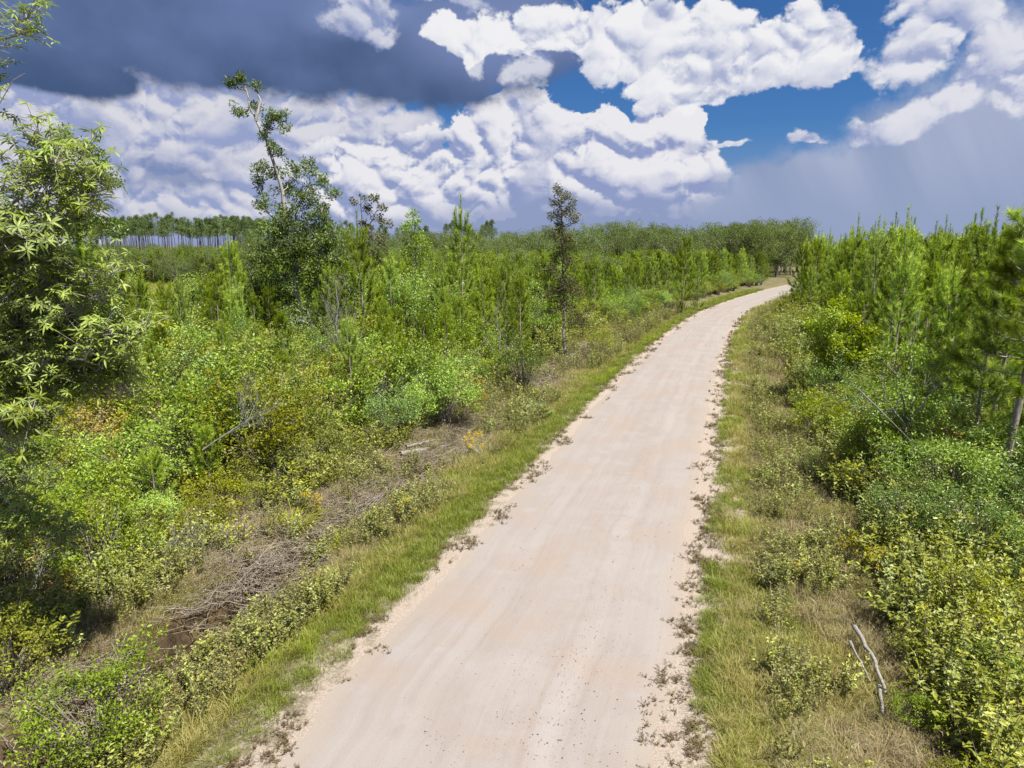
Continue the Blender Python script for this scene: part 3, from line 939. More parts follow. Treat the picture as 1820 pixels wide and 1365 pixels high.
def pine_at(px, Y, top, label, wide=1.0, slim=False, group=None, rz=None):
    """a pine whose tip shows at photo pixel (px, top), standing at the distance Y"""
    t = at(px, top, Y)
    x, y = t[0], t[1]
    z = zat(x, y); h = t[2] - z
    lib = SLIM if slim else PINES
    a = lib[int(rng.integers(len(lib)))][0]
    s = h / ((4.2 if slim else 6.0) * .95 + .8)
    HEROES.append((x, y, 1.2 if slim else .8))
    return place(a, 'young_pine', label, 'pine tree', (x, y, z - .03), rng.random() * 6.28 if rz is None else rz, (s * wide, s * wide, s), group)


heroes_left = [
    (130, 24, 365, 'tall young pine with thick upright candles rising behind the bay tree', 1.05, False),
    (188, 27, 442, 'young pine with spreading candles just right of the bay tree top', 1.0, False),
    (237, 34, 466, 'slim young pine standing alone before the yellow meadow strip', 1.0, True),
    (283, 40, 488, 'small slim pine sapling at the edge of the yellow meadow', 1.0, True),
    (408, 48, 415, 'bushy young pine left of the pair of thin bare trunks', .9, False),
    (637, 40, 382, 'tall dense young pine close right of the big leaning tree', .95, False),
    (690, 44, 446, 'shorter young pine tucked right of the tall dense one', 1.0, False),
    (820, 50, 355, 'tallest roadside young pine with a high pointed top against the clouds', .9, False),
    (893, 42, 452, 'young pine standing left of the brown-leaved tree, taller of two', .8, False),
    (928, 41, 482, 'young pine standing left of the brown-leaved tree, shorter of two', .8, False),
    (280, 30, 548, 'young pine in bushes right of the bay tree foliage', .8, True),
    (342, 24, 648, 'soft young pine in olive bushes below the dark round shrub', 1.1, True),
    (278, 27, 668, 'thin dark pine sapling among bushes near the bay tree', .9, True),
    (527, 25, 640, 'thin-stemmed pine sapling with a tufted head left of the fallen grey branches', 1.1, True),
    (500, 28, 612, 'pale green pine sapling top left of the bare snag', 1.1, True),
    (235, 20, 728, 'small tufted pine sapling in scrub above the eroded ditch', 1.3, True),
    (265, 17, 785, 'lowest pine sapling in scrub above the eroded ditch', 1.3, True),
    (362, 19, 735, 'slender pine sapling with bare lower stem above the eroded ditch', 1.2, True),
    (1220, 72, 405, 'tall dark pine on the left verge before the road bend', .75, False),
    (1246, 75, 432, 'shorter pine beside the dark one before the road bend', .8, False),
    (795, 46, 560, 'pine sapling in front of the tallest roadside pine', .9, True),
    (1000, 52, 478, 'young pine directly behind the brown-leaved tree', .8, False),
    (570, 52, 470, 'young pine half hidden behind the leaning tree crown', .9, False),
]
for px, Y, top, lab, wd, sl in heroes_left:
    pine_at(px, Y, top, lab, wd, sl)
for px, Y, top, lab, wd in [
    (1525, 44, 388, 'pine with three dark candles above the plantation skyline', .85),
    (1602, 46, 386, 'pine with one tall candle in the middle of the plantation skyline', .85),
    (1455, 64, 412, 'outer pine of the plantation beside the road bend', .9),
    (1612, 30, 432, 'broad pine with a straight visible stem in the plantation front', .95),
    (1700, 27, 455, 'dark-stemmed pine in the plantation front left of the leaning-stem pine', .95),
    (1500, 40, 470, 'pine at the plantation front above the lime shrub', 1.0),
    (1540, 36, 505, 'low bushy pine at the plantation front above the lime shrub', 1.1),
]:
    pine_at(px, Y, top, lab, wd)


def right_near_pine():
    """the pine at the right edge, each bough a part with its needles"""
    x, y = 13.6, 18.1
    z = zat(x, y)
    e = thing('roadside_pine', 'tall pine with grey leaning stem at the right picture edge', 'pine tree', (x, y, z))
    HEROES.append((x, y, 1.5))
    pts = np.array([(0, 0, -.1), (.05, 0, 1.2), (.16, 0, 2.6), (.26, -.02, 4.2), (.22, .0, 5.6), (.16, .02, 6.8), (.12, .0, 7.7), (.1, 0, 8.2)])
    tr = MB(); tr.tube(pts, [.12, .105, .095, .085, .065, .045, .028, .012], 10)
    link('trunk', make_mesh('roadside_pine_trunk', [(tr, M['bark'])], True), e)
    zz = 3.3
    while zz < 7.9:
        rel = (zz - 3.3) / 4.6
        c = np.array([np.interp(zz, pts[:, 2], pts[:, 0]), np.interp(zz, pts[:, 2], pts[:, 1]), zz])
        nb = 3 if zz < 4.2 else 5
        ph = rng.random() * 6.28
        for k in range(nb):
            a = ph + k * 6.283 / nb + rng.normal() * .25
            ln = (1.95 - 1.5 * rel) * (.75 + .4 * rng.random())
            o = np.array((math.cos(a), math.sin(a), 0)); rise = .1 + .75 * rel
            e1 = c + o * ln * .5 + UP * ln * .5 * rise * .6; e2 = c + o * ln * .85 + UP * ln * rise * .8; e3 = c + o * ln + UP * (ln * rise + .25)
            b, nd = MB(), MB()
            b.tube([c, e1, e2, e3], [.02, .016, .010, .005], 5)
            brush(nd, [e1, e2, e3], int(200 + 120 * ln), .27, .013, .8)
            for s in range(3 if ln > .8 else 1):
                q = c + (e2 - c) * (.45 + .5 * rng.random()); a2 = a + rng.choice([-1, 1]) * (.5 + .5 * rng.random())
                tip = q + np.array((math.cos(a2), math.sin(a2), 0)) * .4 + UP * (.2 + .2 * rng.random())
                b.tube([q, (q + tip) / 2, tip], [.008, .007, .004], 4)
                brush(nd, [q, (q + tip) / 2, tip], 170, .27, .013, .8, t0=.3)
            bo = link('bough', make_mesh('bough', [(b, M['bark'])], True), e)
            link('needles', make_mesh('bough_needles', [(nd, M['pine'])]), bo, kind='stuff')
        zz += .42 + .1 * rng.random()
    nd = MB()
    brush(nd, [pts[-2] - UP * .3, pts[-2], pts[-1], pts[-1] + UP * .3], 320, .2, .013, .6, t0=0)
    link('leader_needles', make_mesh('leader_needles', [(nd, M['pine'])]), e, kind='stuff')


right_near_pine()


# ------------------------------------------------------------------ single trees and dead wood
def bay_tree():
    """broadleaf tree at the left edge: whorled lance leaves on pale limbs"""
    base = np.array((-8.75, 10.7, 0)); base[2] = zat(base[0], base[1])
    e = thing('bay_tree', 'near bay tree with whorled lance leaves and pale trunk at the left picture edge', 'tree', base)
    HEROES.append((base[0], base[1], 1.6))
    W = lambda p: np.asarray(p, float) - base
    path = np.array([(-8.95, 10.7, base[2] - .1), (-8.75, 10.6, 1.5), (-8.52, 10.5, 3.0), (-8.3, 10.35, 4.6), (-8.1, 10.2, 6.2), (-7.9, 10.0, 8.0), (-7.6, 9.8, 10.4)])
    tr = MB(); tr.tube(path - base, [.10, .09, .08, .07, .055, .04, .015], 9)
    link('trunk', make_mesh('bay_trunk', [(tr, M['greybark'])], True), e)
    # whorl meshes: three rosettes on a forked twig
    sprays = []
    for v in range(6):
        lf, st = MB(), MB()
        for q in range(14):
            tip = rng.normal(size=3) * [.17, .17, .13] + [0, 0, .14]
            st.tube([(0, 0, 0), tip * .5, tip], [.005, .004, .003], 3)
            n = int(rng.integers(6, 11))
            a = np.arange(n) * 2.4 + rng.random() * 6; el = -.25 + .9 * rng.random(n)
            D = np.stack([np.cos(a) * np.cos(el), np.sin(a) * np.cos(el), np.sin(el)], 1)
            cv = rng.random() * .35
            lf.longleaves(np.repeat(tip[None], n, 0) - UP * .03 * rng.random((n, 1)), D, UP + rng.normal(size=(n, 3)) * .25, .085 + .055 * rng.random(n), .020 + .008 * rng.random(n), cv + .65 * rng.random(n), .15 + .4 * rng.random())
        sprays.append(make_mesh('leaf_spray', [(st, M['greybark']), (lf, M['bay'])]))
    spots = []

    def limb(p0, p1, r, nsp, spread=.55, sag=.08):
        mb = MB()
        pts = bent(p0, p1, sag, 7, .035)
        mb.tube(pts - base, np.linspace(r, r * .3, 7), 6)
        for k in range(nsp):
            t = .18 + .82 * rng.random() ** .75
            c = np.array([np.interp(t, np.linspace(0, 1, 7), pts[:, i]) for i in range(3)])
            off = rdir(1)[0] * spread * (.25 + .75 * rng.random()) * [1, 1, .8]
            tip = c + off
            mb.tube(np.array([c, c + off * .55 + rng.normal(size=3) * .04, tip]) - base, [.011, .008, .005], 4)
            spots.append((tip, unit(off + UP * .35)))
        link('branch', make_mesh('bay_branch', [(mb, M['greybark'])], True), e)
    T_ = lambda z: np.array([np.interp(z, path[:, 2], path[:, i]) for i in range(3)])
    A = lambda px, py, Y: at(px, py, Y)
    limb(T_(6.2), A(70, 250, 9.6), .045, 20, .5)
    limb(T_(6.3), A(150, 300, 9.3), .04, 16, .4)
    limb(T_(5.8), A(200, 345, 9.4), .04, 14, .35)
    limb(T_(5.4), A(60, 400, 9.2), .04, 22, .6)
    limb(T_(5.0), A(120, 470, 9.6), .045, 28, .55)
    limb(T_(4.6), A(190, 520, 9.3), .045, 26, .5)
    limb(T_(4.3), A(240, 600, 9.5), .05, 30, .42)
    limb(T_(4.0), A(150, 640, 9.1), .045, 30, .5)
    limb(T_(3.8), A(205, 700, 9.6), .05, 28, .4, .2)
    limb(T_(3.6), A(80, 590, 9.8), .04, 24, .55)
    limb(T_(3.4), A(60, 720, 9.3), .035, 14, .4)
    limb(T_(2.6), A(120, 990, 10.3), .022, 12, .33, .15)
    limb(T_(2.4), A(40, 900, 10.2), .022, 8, .35, .1)
    limb(T_(8.4), A(35, 30, 9.6), .03, 7, .25)
    limb(T_(7.4), A(45, 130, 9.2), .012, 0)
    for k, (p, d) in enumerate(spots[:300]):
        o = link('leaf_spray', sprays[k % 6], e, p - base)
        qd = Vector(d).to_track_quat('Z', 'Y'); o.rotation_mode = 'QUATERNION'
        o.rotation_quaternion = qd @ Matrix.Rotation(rng.random() * 6.28, 3, 'Z').to_quaternion()
        s = .85 + .4 * rng.random(); o.scale = (s, s, s)


bay_tree()


def blob_tree(name, label, cat, Y, trunks, blobs, leaf, L, W, bark='greybark', per=1.0, depth=1.0, rad=.12, low=0.0):
    """a tree given by its stems and leaf masses, read off the photograph at the distance Y and spread in depth"""
    b0 = at(*trunks[0][0], Y); base = np.array((b0[0], Y, zat(b0[0], Y)))
    e = thing(name, label, cat, base)
    HEROES.append((base[0], base[1], .9))
    stems = []
    for k, tp in enumerate(trunks):
        pts = np.array([at(px, py, Y) for px, py in tp])
        pts[:, 1] += np.linspace(0, rng.normal() * .5, len(pts))
        if k == 0:
            pts[0, 2] = base[2] - .1
        n = 4 * len(pts); t = np.linspace(0, 1, len(pts)); tt = np.linspace(0, 1, n)
        pp = np.stack([np.interp(tt, t, pts[:, i]) for i in range(3)], 1); pp[1:-1] += rng.normal(size=(n - 2, 3)) * .03
        mb = MB(); r0 = rad * (1 if k == 0 else .6)
        mb.tube(pp - base, np.linspace(r0, r0 * .22, n), 7)
        link('trunk' if k == 0 else 'stem', make_mesh('tree_stem', [(mb, M[bark])], True), e)
        stems.append(pp)
    allp = np.concatenate(stems)
    br = MB()
    for (px, py, r, n) in blobs:
        c0 = at(px, py, Y); rr = r / F * Y
        nc = max(3, int(n * per * (1 + low * smooth(330, 430, py)))); lf = MB()
        cand = allp[allp[:, 2] < c0[2] + .3]
        src = (cand if len(cand) else allp)[np.argmin(np.linalg.norm((cand if len(cand) else allp) - c0 - [0, 0, -rr], axis=1))]
        mid = c0 + [0, rng.normal() * rr * .4 * depth, 0]
        br.tube(bent(src - base, mid - base, -.05, 5, .05), np.linspace(.035, .012, 5), 4)
        for k in range(nc):
            d = rdir(1)[0]
            c = mid + d * rr * (.35 + .6 * rng.random()) * [1, depth, .85]
            br.tube(bent(mid - base, c - base, .05, 3, .06), [.014, .009, .005], 3)
            cv = rng.random() * .35
            clump(lf, c - base, .24 * (1 + rr * .15), 34, L, W, up=.3, var=(cv, cv + .65), long=False)
        link('leaf_mass', make_mesh('leaf_mass', [(lf, M[leaf])]), e, kind='stuff')
    link('branches', make_mesh('tree_branches', [(br, M[bark])], True), e)
    return e


blob_tree('leaning_tree', 'tall slender broadleaf tree with sparse leaning top against the clouds', 'tree', 42,
          [[(548, 660), (538, 600), (528, 520), (512, 420), (500, 330), (480, 268), (466, 235), (448, 200), (434, 150)],
           [(530, 540), (522, 440), (520, 380), (545, 320)], [(470, 245), (482, 210), (500, 195)], [(455, 215), (461, 180), (452, 155)],
           [(512, 420), (470, 370), (462, 340)], [(452, 560), (446, 500), (440, 470)]],
          [(415, 152, 12, 6), (432, 146, 14, 7), (454, 150, 9, 4), (425, 192, 15, 7), (447, 188, 12, 6), (478, 205, 14, 7), (500, 205, 14, 8), (508, 228, 8, 4), (472, 228, 10, 5), (468, 242, 8, 4),
           (488, 262, 14, 7), (500, 272, 9, 4), (470, 300, 20, 11), (490, 310, 18, 9), (455, 325, 14, 7), (520, 305, 22, 12), (548, 298, 20, 10), (570, 318, 20, 10), (590, 345, 15, 7), (500, 345, 30, 16), (540, 345, 32, 20),
           (470, 360, 24, 12), (575, 372, 26, 14), (515, 385, 34, 20), (555, 400, 36, 22), (490, 410, 30, 18), (590, 415, 30, 16), (525, 435, 40, 28), (570, 450, 42, 28), (605, 460, 28, 16),
           (480, 455, 36, 22), (505, 490, 42, 28), (560, 505, 48, 34), (605, 515, 34, 20), (470, 510, 36, 22), (500, 550, 44, 30), (555, 570, 52, 36), (470, 570, 36, 22), (600, 575, 36, 22)],
          'oak', .16, .075, per=1.15, rad=.17, low=.7)
blob_tree('brown_tree', 'tall thin tree with brown dying leaves standing above the roadside scrub', 'tree', 42,
          [[(1003, 640), (1003, 560), (1001, 480), (999, 400), (998, 335)]],
          [(995, 338, 13, 8), (1005, 350, 14, 8), (990, 360, 13, 8), (1018, 362, 14, 7), (1000, 378, 16, 10), (985, 385, 10, 5), (1020, 385, 12, 6), (998, 402, 14, 8), (1022, 395, 8, 3), (990, 420, 14, 8), (1010, 425, 14, 8),
           (995, 450, 18, 12), (1012, 465, 20, 13), (985, 480, 20, 12), (1005, 505, 26, 18), (985, 520, 22, 14), (1022, 520, 22, 14), (1000, 550, 30, 20), (1025, 565, 24, 14)],
          'brownleaf', .13, .06, bark='bark', per=.9, rad=.10, low=.35)
blob_tree('thin_brown_tree', 'small thin tree with sparse dark brown leaves right of the leaning tree', 'tree', 52,
          [[(660, 520), (656, 450), (645, 400), (640, 340)], [(648, 410), (665, 385), (675, 365)]],
          [(632, 358, 9, 3), (650, 352, 10, 4), (668, 352, 10, 5), (678, 368, 10, 5), (655, 372, 13, 6), (672, 388, 13, 7), (650, 395, 12, 6), (690, 395, 8, 4), (660, 415, 18, 9), (680, 425, 16, 9), (650, 440, 16, 9), (670, 455, 20, 12)],
          'brownleaf', .16, .085, bark='bark', per=.9, rad=.08)
blob_tree('small_broadleaf_tree', 'small broadleaf tree with rounded tufts on thin stems behind the bay tree', 'tree', 26,
          [[(152, 560), (152, 420), (156, 360), (168, 320)], [(154, 370), (128, 300), (118, 240)], [(155, 365), (185, 330), (192, 305)]],
          [(112, 232, 9, 4), (124, 242, 9, 4), (134, 250, 8, 3), (100, 250, 6, 2), (155, 270, 14, 8), (172, 285, 12, 6), (190, 300, 18, 11), (198, 318, 14, 8), (182, 320, 16, 8), (150, 300, 16, 8), (135, 330, 18, 9), (165, 345, 18, 9),
           (150, 390, 24, 14), (185, 395, 24, 14), (205, 410, 20, 10)],
          'dark', .10, .055, per=.9, rad=.07)
blob_tree('grey_green_tree', 'slender grey-green tree behind the scrub between two tall pines', 'tree', 54,
          [[(738, 540), (738, 450), (734, 380)]],
          [(732, 380, 12, 6), (742, 395, 12, 7), (722, 405, 14, 8), (740, 420, 20, 12), (755, 440, 20, 12), (722, 440, 20, 12), (738, 470, 28, 18), (760, 490, 24, 14), (720, 495, 26, 16), (740, 525, 30, 18)],
          'titi', .15, .075, per=1.0, rad=.09)
blob_tree('roadside_maple', 'bushy tree with lime green top beside the right verge, largest shrub there', 'tree', 30,
          [[(1480, 690), (1482, 640), (1490, 560)], [(1482, 640), (1510, 580), (1530, 560)], [(1482, 650), (1450, 600)]],
          [(1490, 545, 18, 10), (1470, 560, 20, 12), (1512, 570, 20, 12), (1450, 585, 22, 13), (1492, 590, 28, 18), (1530, 595, 22, 13), (1462, 615, 28, 18), (1510, 622, 32, 20), (1545, 625, 22, 12), (1480, 650, 34, 20)],
          'bright', .13, .085, per=1.1, rad=.07, bark='stem')
blob_tree('oak_sapling', 'young scrub tree with pale bare limbs and light leaves left of the roadside pine', 'tree', 19,
          [[(1620, 900), (1622, 780), (1618, 700), (1610, 640)], [(1622, 790), (1580, 720), (1545, 705)], [(1620, 740), (1650, 690), (1665, 670)]],
          [(1565, 640, 24, 9), (1610, 632, 26, 10), (1655, 650, 26, 11), (1550, 690, 26, 10), (1600, 690, 28, 11), (1650, 700, 30, 13), (1560, 735, 28, 11), (1615, 745, 30, 12), (1665, 745, 26, 11), (1580, 790, 32, 14), (1640, 800, 34, 16), (1605, 845, 36, 18)],
          'titi', .085, .05, per=1.0, rad=.05, bark='dead')


def bare_tree(name, label, px, Y, base_y, top_y, n=16, mat='dead', spread=.5):
    b0 = at(px, base_y, Y); base = np.array((b0[0], Y, zat(b0[0], Y))); h = at(px, top_y, Y)[2] - base[2]
    e = thing(name, label, 'dead tree', base); HEROES.append((base[0], base[1], .7))
    tp = bent((0, 0, -.1), (rng.normal() * .1, 0, h), 0, 9, .012)
    tr = MB(); tr.tube(tp, np.linspace(.012 * h + .02, .008, 9), 7)
    link('trunk', make_mesh('dead_trunk', [(tr, M[mat])], True), e)
    for k in range(n):
        t = .28 + .7 * (k + rng.random()) / n
        p = np.array([np.interp(t, np.linspace(0, 1, 9), tp[:, i]) for i in range(3)])
        a = k * 2.4 + rng.random(); mb = MB()
        branchy(mb, p, unit(np.array((math.cos(a), math.sin(a), .45 + .8 * t))), h * .22 * (1.25 - t), .004 * h * (1.3 - t), 2, spread, k=4, up=.4)
        link('branch', make_mesh('dead_branch', [(mb, M[mat])], True), e)
    return e


bare_tree('bare_snag', 'pale bare snag with many forked twigs below the leaning tree', 608, 32, 700, 488, 24)
HEROES.extend([(*at(606, 600, 30)[:2], 1.3), (*at(606, 620, 27.5)[:2], 1.3), (*at(600, 600, 33.5)[:2], 1.2)])
bare_tree('bare_snag', 'thin pale snag with crooked top in scrub left of the brown-leaved tree', 890, 36, 650, 545, 12)
bare_tree('bare_snag', 'pair-like thin grey dead stem left of the leaning tree', 452, 42, 620, 462, 5)
bare_tree('bare_snag', 'short broken white snag in front of the plantation', 1619, 24, 640, 560, 6)


def fallen(name, label, pts, r, twig, mat='dead', cat='dead branch'):
    """dead limb lying on the ground or in the scrub, with side branches"""
    pts = np.array(pts, float); base = pts[0].copy()
    e = thing(name, label, cat, base)
    mb = MB(); n = 10; t = np.linspace(0, 1, len(pts)); tt = np.linspace(0, 1, n)
    pp = np.stack([np.interp(tt, t, pts[:, i]) for i in range(3)], 1) - base
    pp[1:-1] += rng.normal(size=(n - 2, 3)) * r * .22
    mb.tube(pp, np.linspace(r, r * .55, n) * (.9 + .2 * rng.random(n)), 8)
    link('limb', make_mesh('dead_limb', [(mb, M[mat])], True), e)
    for k in range(twig):
        p = pp[rng.integers(2, n)]
        d = unit(pp[-1] - pp[0] + rng.normal(size=3) * np.linalg.norm(pp[-1]) * .5 + UP * .4)
        mb = MB(); branchy(mb, p, d, .5 + .5 * rng.random(), r * .4, 2, .6, k=4, kids=(2, 5))
        link('branch', make_mesh('dead_side_branch', [(mb, M[mat])], True), e)
    return e


def G(px, py, dz=0.0):
    x, y = gp(px, py)
    z = zat(x, y)
    x, y = gp(px, py, z)
    return (x, y, zat(x, y) + dz)


fallen('fallen_log', 'thick weathered log lying in brush left of the grass verge', [G(712, 812, .16), G(795, 802, .2)], .085, 0, cat='log')
fallen('fallen_log', 'short weathered log ending in the grass verge beside the thick log', [G(835, 800, .22), G(868, 822, .06)], .07, 0, cat='log')
fallen('fallen_log', 'thin log parallel behind the thick weathered log', [G(722, 803, .18), G(775, 796, .2)], .05, 0, cat='log')
fallen('fallen_limb', 'long grey forked limb lying on dry litter near the lower right', [G(1515, 1145, .34), G(1550, 1195, .28), G(1572, 1255, .2)], .042, 0)
fallen('fallen_limb', 'short grey limb lying beside the long forked limb at lower right', [G(1560, 1240, .22), G(1568, 1290, .16)], .032, 0)
fallen('fallen_limb', 'thin grey limb crossing under the long forked limb', [G(1508, 1165, .28), G(1545, 1230, .2)], .022, 1)
fallen('fallen_limb', 'bleached limb lying on the bank above the eroded ditch', [G(78, 1095, .12), G(116, 1138, .06)], .05, 0)
fallen('fallen_limb', 'pale broken limb standing from litter above the ditch, right of the bleached one', [G(105, 1115, .05), G(125, 1080, .1)], .035, 0)
fallen('fallen_branch', 'mass of grey dead branches leaning out of the scrub below the bare snag', [at(585, 650, 26), at(660, 690, 25.4), at(740, 755, 25)], .035, 12)
fallen('fallen_branch', 'grey dead branches sprawling on the scrub left of the sprawling mass', [at(560, 700, 25.5), at(610, 690, 25.5), at(690, 720, 25)], .03, 9)
fallen('fallen_branch', 'crooked dead branch hanging in shrubs at the right below the lime-topped tree', [at(1525, 690, 18.5), at(1580, 745, 18), at(1625, 790, 18)], .018, 4)
fallen('fallen_branch', 'thin dead branch arching over the grass edge', [G(690, 770, .3), G(730, 775, .35), G(765, 800, .1)], .02, 1)
fallen('fallen_branch', 'pale dead branch tangle in bushes beside the near bay tree', [at(360, 800, 18), at(420, 760, 18), at(450, 740, 18)], .025, 7)


# ------------------------------------------------------------------ planted and wild stands
CLEAR = lambda x, y, r=0: not (-.575 < x / y < -.45 and 40 < y < 122) and all((x - hx) ** 2 + (y - hy) ** 2 > (hr + r) ** 2 for hx, hy, hr in HEROES)


def stand_label(kind, x, y):
    d = 'near' if y < 22 else ('middle' if y < 45 else 'far')
    return d


# plantation right of the road: planted lines
cand = []
for i in range(120):
    for j in range(40):
        x = -20 + i * 1.95 + (j % 2) * .9; y = 12 + j * 2.9
        x += rng.normal() * .35; y += rng.normal() * .5
        cand.append((x, y))
for i in range(90):
    for j in range(34):
        cand.append((20 + i * 2.6 + rng.normal() * .5, 127 + j * 3.2 + rng.normal() * .6))
cand = np.array(cand)
el_, er_ = edges(cand[:, 0], cand[:, 1])
off = 7.3 + 1.6 * fbm(cand[:, 1] * .15, cand[:, 1] * 0, 77) - 2.2 * smooth(40, 75, cand[:, 1])
ok = (er_ > off) & in_view(cand[:, 0], cand[:, 1], 130) & (cand[:, 1] < 235)
cand = cand[ok]
cand = np.array([c for c in cand if CLEAR(c[0], c[1], .3)])
cand = cand[np.argsort(np.hypot(cand[:, 0], cand[:, 1]))]
hts = 7.6 + .7 * rng.normal(size=len(cand)) + .5 * fbm(cand[:, 0] * .08, cand[:, 1] * .08, 41)
hts = np.clip(hts, 5.6, 8.9)
NR = 170
for k in range(min(NR, len(cand))):
    x, y = cand[k]
    s = hts[k] / 6.35
    if y < 30:
        s *= .86
    where = 'front row of the dense plantation' if er_.size and edges(x, y)[1] < off.min() + 3.5 else 'dense plantation'
    zone = 'toward the bend' if y > 45 else 'nearest end'
    place(PINES[k % 7][0], 'plantation_pine', 'bright green plantation pine', 'pine tree', (x, y, zat(x, y) - .03), rng.random() * 6.28, (s * (.8 + .3 * rng.random()), s * (.8 + .3 * rng.random()), s), 'young pines planted right of the road')
rest = cand[NR:]
stuff('plantation_pines', np.c_[rest, height(rest[:, 0], rest[:, 1])], rng.random(len(rest)) * 6.28, hts[NR:] / 6.35, [p[1] for p in PINES], 'dense green mass of young pines in the plantation beyond the front trees', 'pine plantation')

# young pines left of the road, loose rows running back to the woods
cand = [(-.78 * y_ + rng.random() * (.78 * y_ + float(np.interp(y_, YS, XL)) - 6.5), y_) for y_ in 24 + 24 * rng.random(150)]
for i in range(70):
    for j in range(42):
        cand.append((-75 + i * 2.3 + rng.normal() * .6, 40 + j * 2.7 + rng.normal() * .6))
cand = np.array(cand)
el_, er_ = edges(cand[:, 0], cand[:, 1])
meadow = ((cand[:, 0] / cand[:, 1]) < -.36) & ((cand[:, 0] / cand[:, 1]) > -.60) & (cand[:, 1] > 56) & (cand[:, 1] < 122)
ok = (el_ > 6.5) & in_view(cand[:, 0], cand[:, 1]) & ~meadow & (rng.random(len(cand)) < np.where(cand[:, 1] < 40, .9, np.where(cand[:, 1] < 58, .55, .75)))
cand = cand[ok]
cand = np.array([c for c in cand if CLEAR(c[0], c[1], .5)])
cand = cand[np.argsort(np.hypot(cand[:, 0], cand[:, 1]))]
hts = np.clip(5.2 + .6 * rng.normal(size=len(cand)) + .8 * fbm(cand[:, 0] * .06, cand[:, 1] * .06, 43), 2.8, 6.3)
hts = np.where(cand[:, 1] > 90, hts + .5, np.where(cand[:, 1] < 36, hts * .78, hts))
NL = 300
for k in range(min(NL, len(cand))):
    x, y = cand[k]; s = hts[k] / 6.35
    zone = 'behind the leaning tree' if x < -9 else ('between the leaning tree and the brown-leaved tree' if x < 2 else 'beyond the brown-leaved tree')
    place(PINES[(k * 3) % 7][0], 'wild_pine', 'wild young pine in the scrub', 'pine tree', (x, y, zat(x, y) - .03), rng.random() * 6.28, (s * (.75 + .3 * rng.random()), s * (.75 + .3 * rng.random()), s), 'young pines left of the road')
rest = cand[NL:]
if len(rest):
    stuff('scrub_pines', np.c_[rest, height(rest[:, 0], rest[:, 1])], rng.random(len(rest)) * 6.28, hts[NL:] / 6.35, [p[1] for p in PINES], 'distant young pines left of the road reading as one green mass', 'young pines')

# far woods: hardwoods along the skyline, mature pines beyond the meadow
k = 0
for i in range(230):
    px = 430 + 1010 * rng.random()
    Y = 140 + 150 * rng.random() ** 1.2
    if px > 1330:
        Y = 128 + 60 * rng.random()
    top = 416 - 13 * rng.random() - 6 * rng.random() ** 3 - 7 * float(vnoise(np.array(px * .018), np.array(4.0), 17)) - (10 * smooth(1000, 1130, px)) + (14 if px < 850 else 0) * (1 - rng.random() * .8)
    t = at(px, top, Y); x, y = t[0], t[1]
    el1, er1 = edges(x, y)
    if el1 < 9 and y < 190:
        continue
    s = max(.5, t[2] / 11.3)
    mat = HARD[k % 5][0]
    zone = 'above the road bend' if px > 1250 else ('right of the brown-leaved tree' if px > 1020 else 'behind the tall roadside pines')
    place(mat, 'hardwood_tree', 'rounded far-woods hardwood', 'tree', (x, y, zat(x, y) - .1), rng.random() * 6.28, (s, s, s), 'hardwoods of the far woods')
    k += 1
for i in range(110):                    # lower broadleaf trees in the middle distance, left
    px = -60 + 560 * rng.random() if i < 70 else 560 + 700 * rng.random()
    Y = (118 + 90 * rng.random()) if i < 70 else 85 + 75 * rng.random(); t = at(px, 440 + 18 * rng.random(), Y)
    if edges(t[0], t[1])[0] < 8 or (.60 > -t[0] / t[1] > .36 and 56 < Y < 118):
        continue
    s = max(.35, t[2] / 11.3)
    place(HARD[i % 5][0], 'scrub_hardwood', 'low rounded broadleaf tree', 'tree', (t[0], t[1], zat(t[0], t[1]) - .1), rng.random() * 6.28, (s * 1.15, s * 1.15, s), 'low broadleaf trees of the middle distance')
for i in range(300):
    px = 120 + 370 * rng.random() if i < 240 else 480 + 420 * rng.random(); Y = 255 + 120 * rng.random(); t = at(px, 393 + 5 * rng.normal() + (8 if i >= 240 else 0) + 4 * float(vnoise(np.array(px * .02), np.array(1.0), 7)), Y)
    s = t[2] / 18.2
    place(TALL[i % 3][0], 'tall_pine', 'mature bare-stemmed far pine', 'pine tree', (t[0], t[1], 0), rng.random() * 6.28, s, 'mature pines of the far stand')


n = 650
yy = 122 + 150 * rng.random(n) ** 1.3; xx = -yy * (.12 + .68 * rng.random(n))
stuff('far_scrub', np.c_[xx, yy, height(xx, yy) - .1], rng.random(n) * 6.28, .36 + .26 * rng.random(n) + .1 * smooth(190, 240, yy), [h_[1] for h_ in HARD], 'low distant scrub reading as one mass before the far stand', 'scrub')

# ------------------------------------------------------------------ shrubs
def shrub_at(lib, name, label, px, py, hpx=None, s=None, cat='shrub', wide=1.0, h0=1.7):
    x, y, z = G(px, py)
    if hpx is not None:
        s = (at(px, hpx, y)[2] - z) / h0
    HEROES.append((x, y, .5 * s))
    return place(lib[int(rng.integers(len(lib)))][0], name, label, cat, (x, y, z - .03), rng.random() * 6.28, (s * wide, s * wide, s))


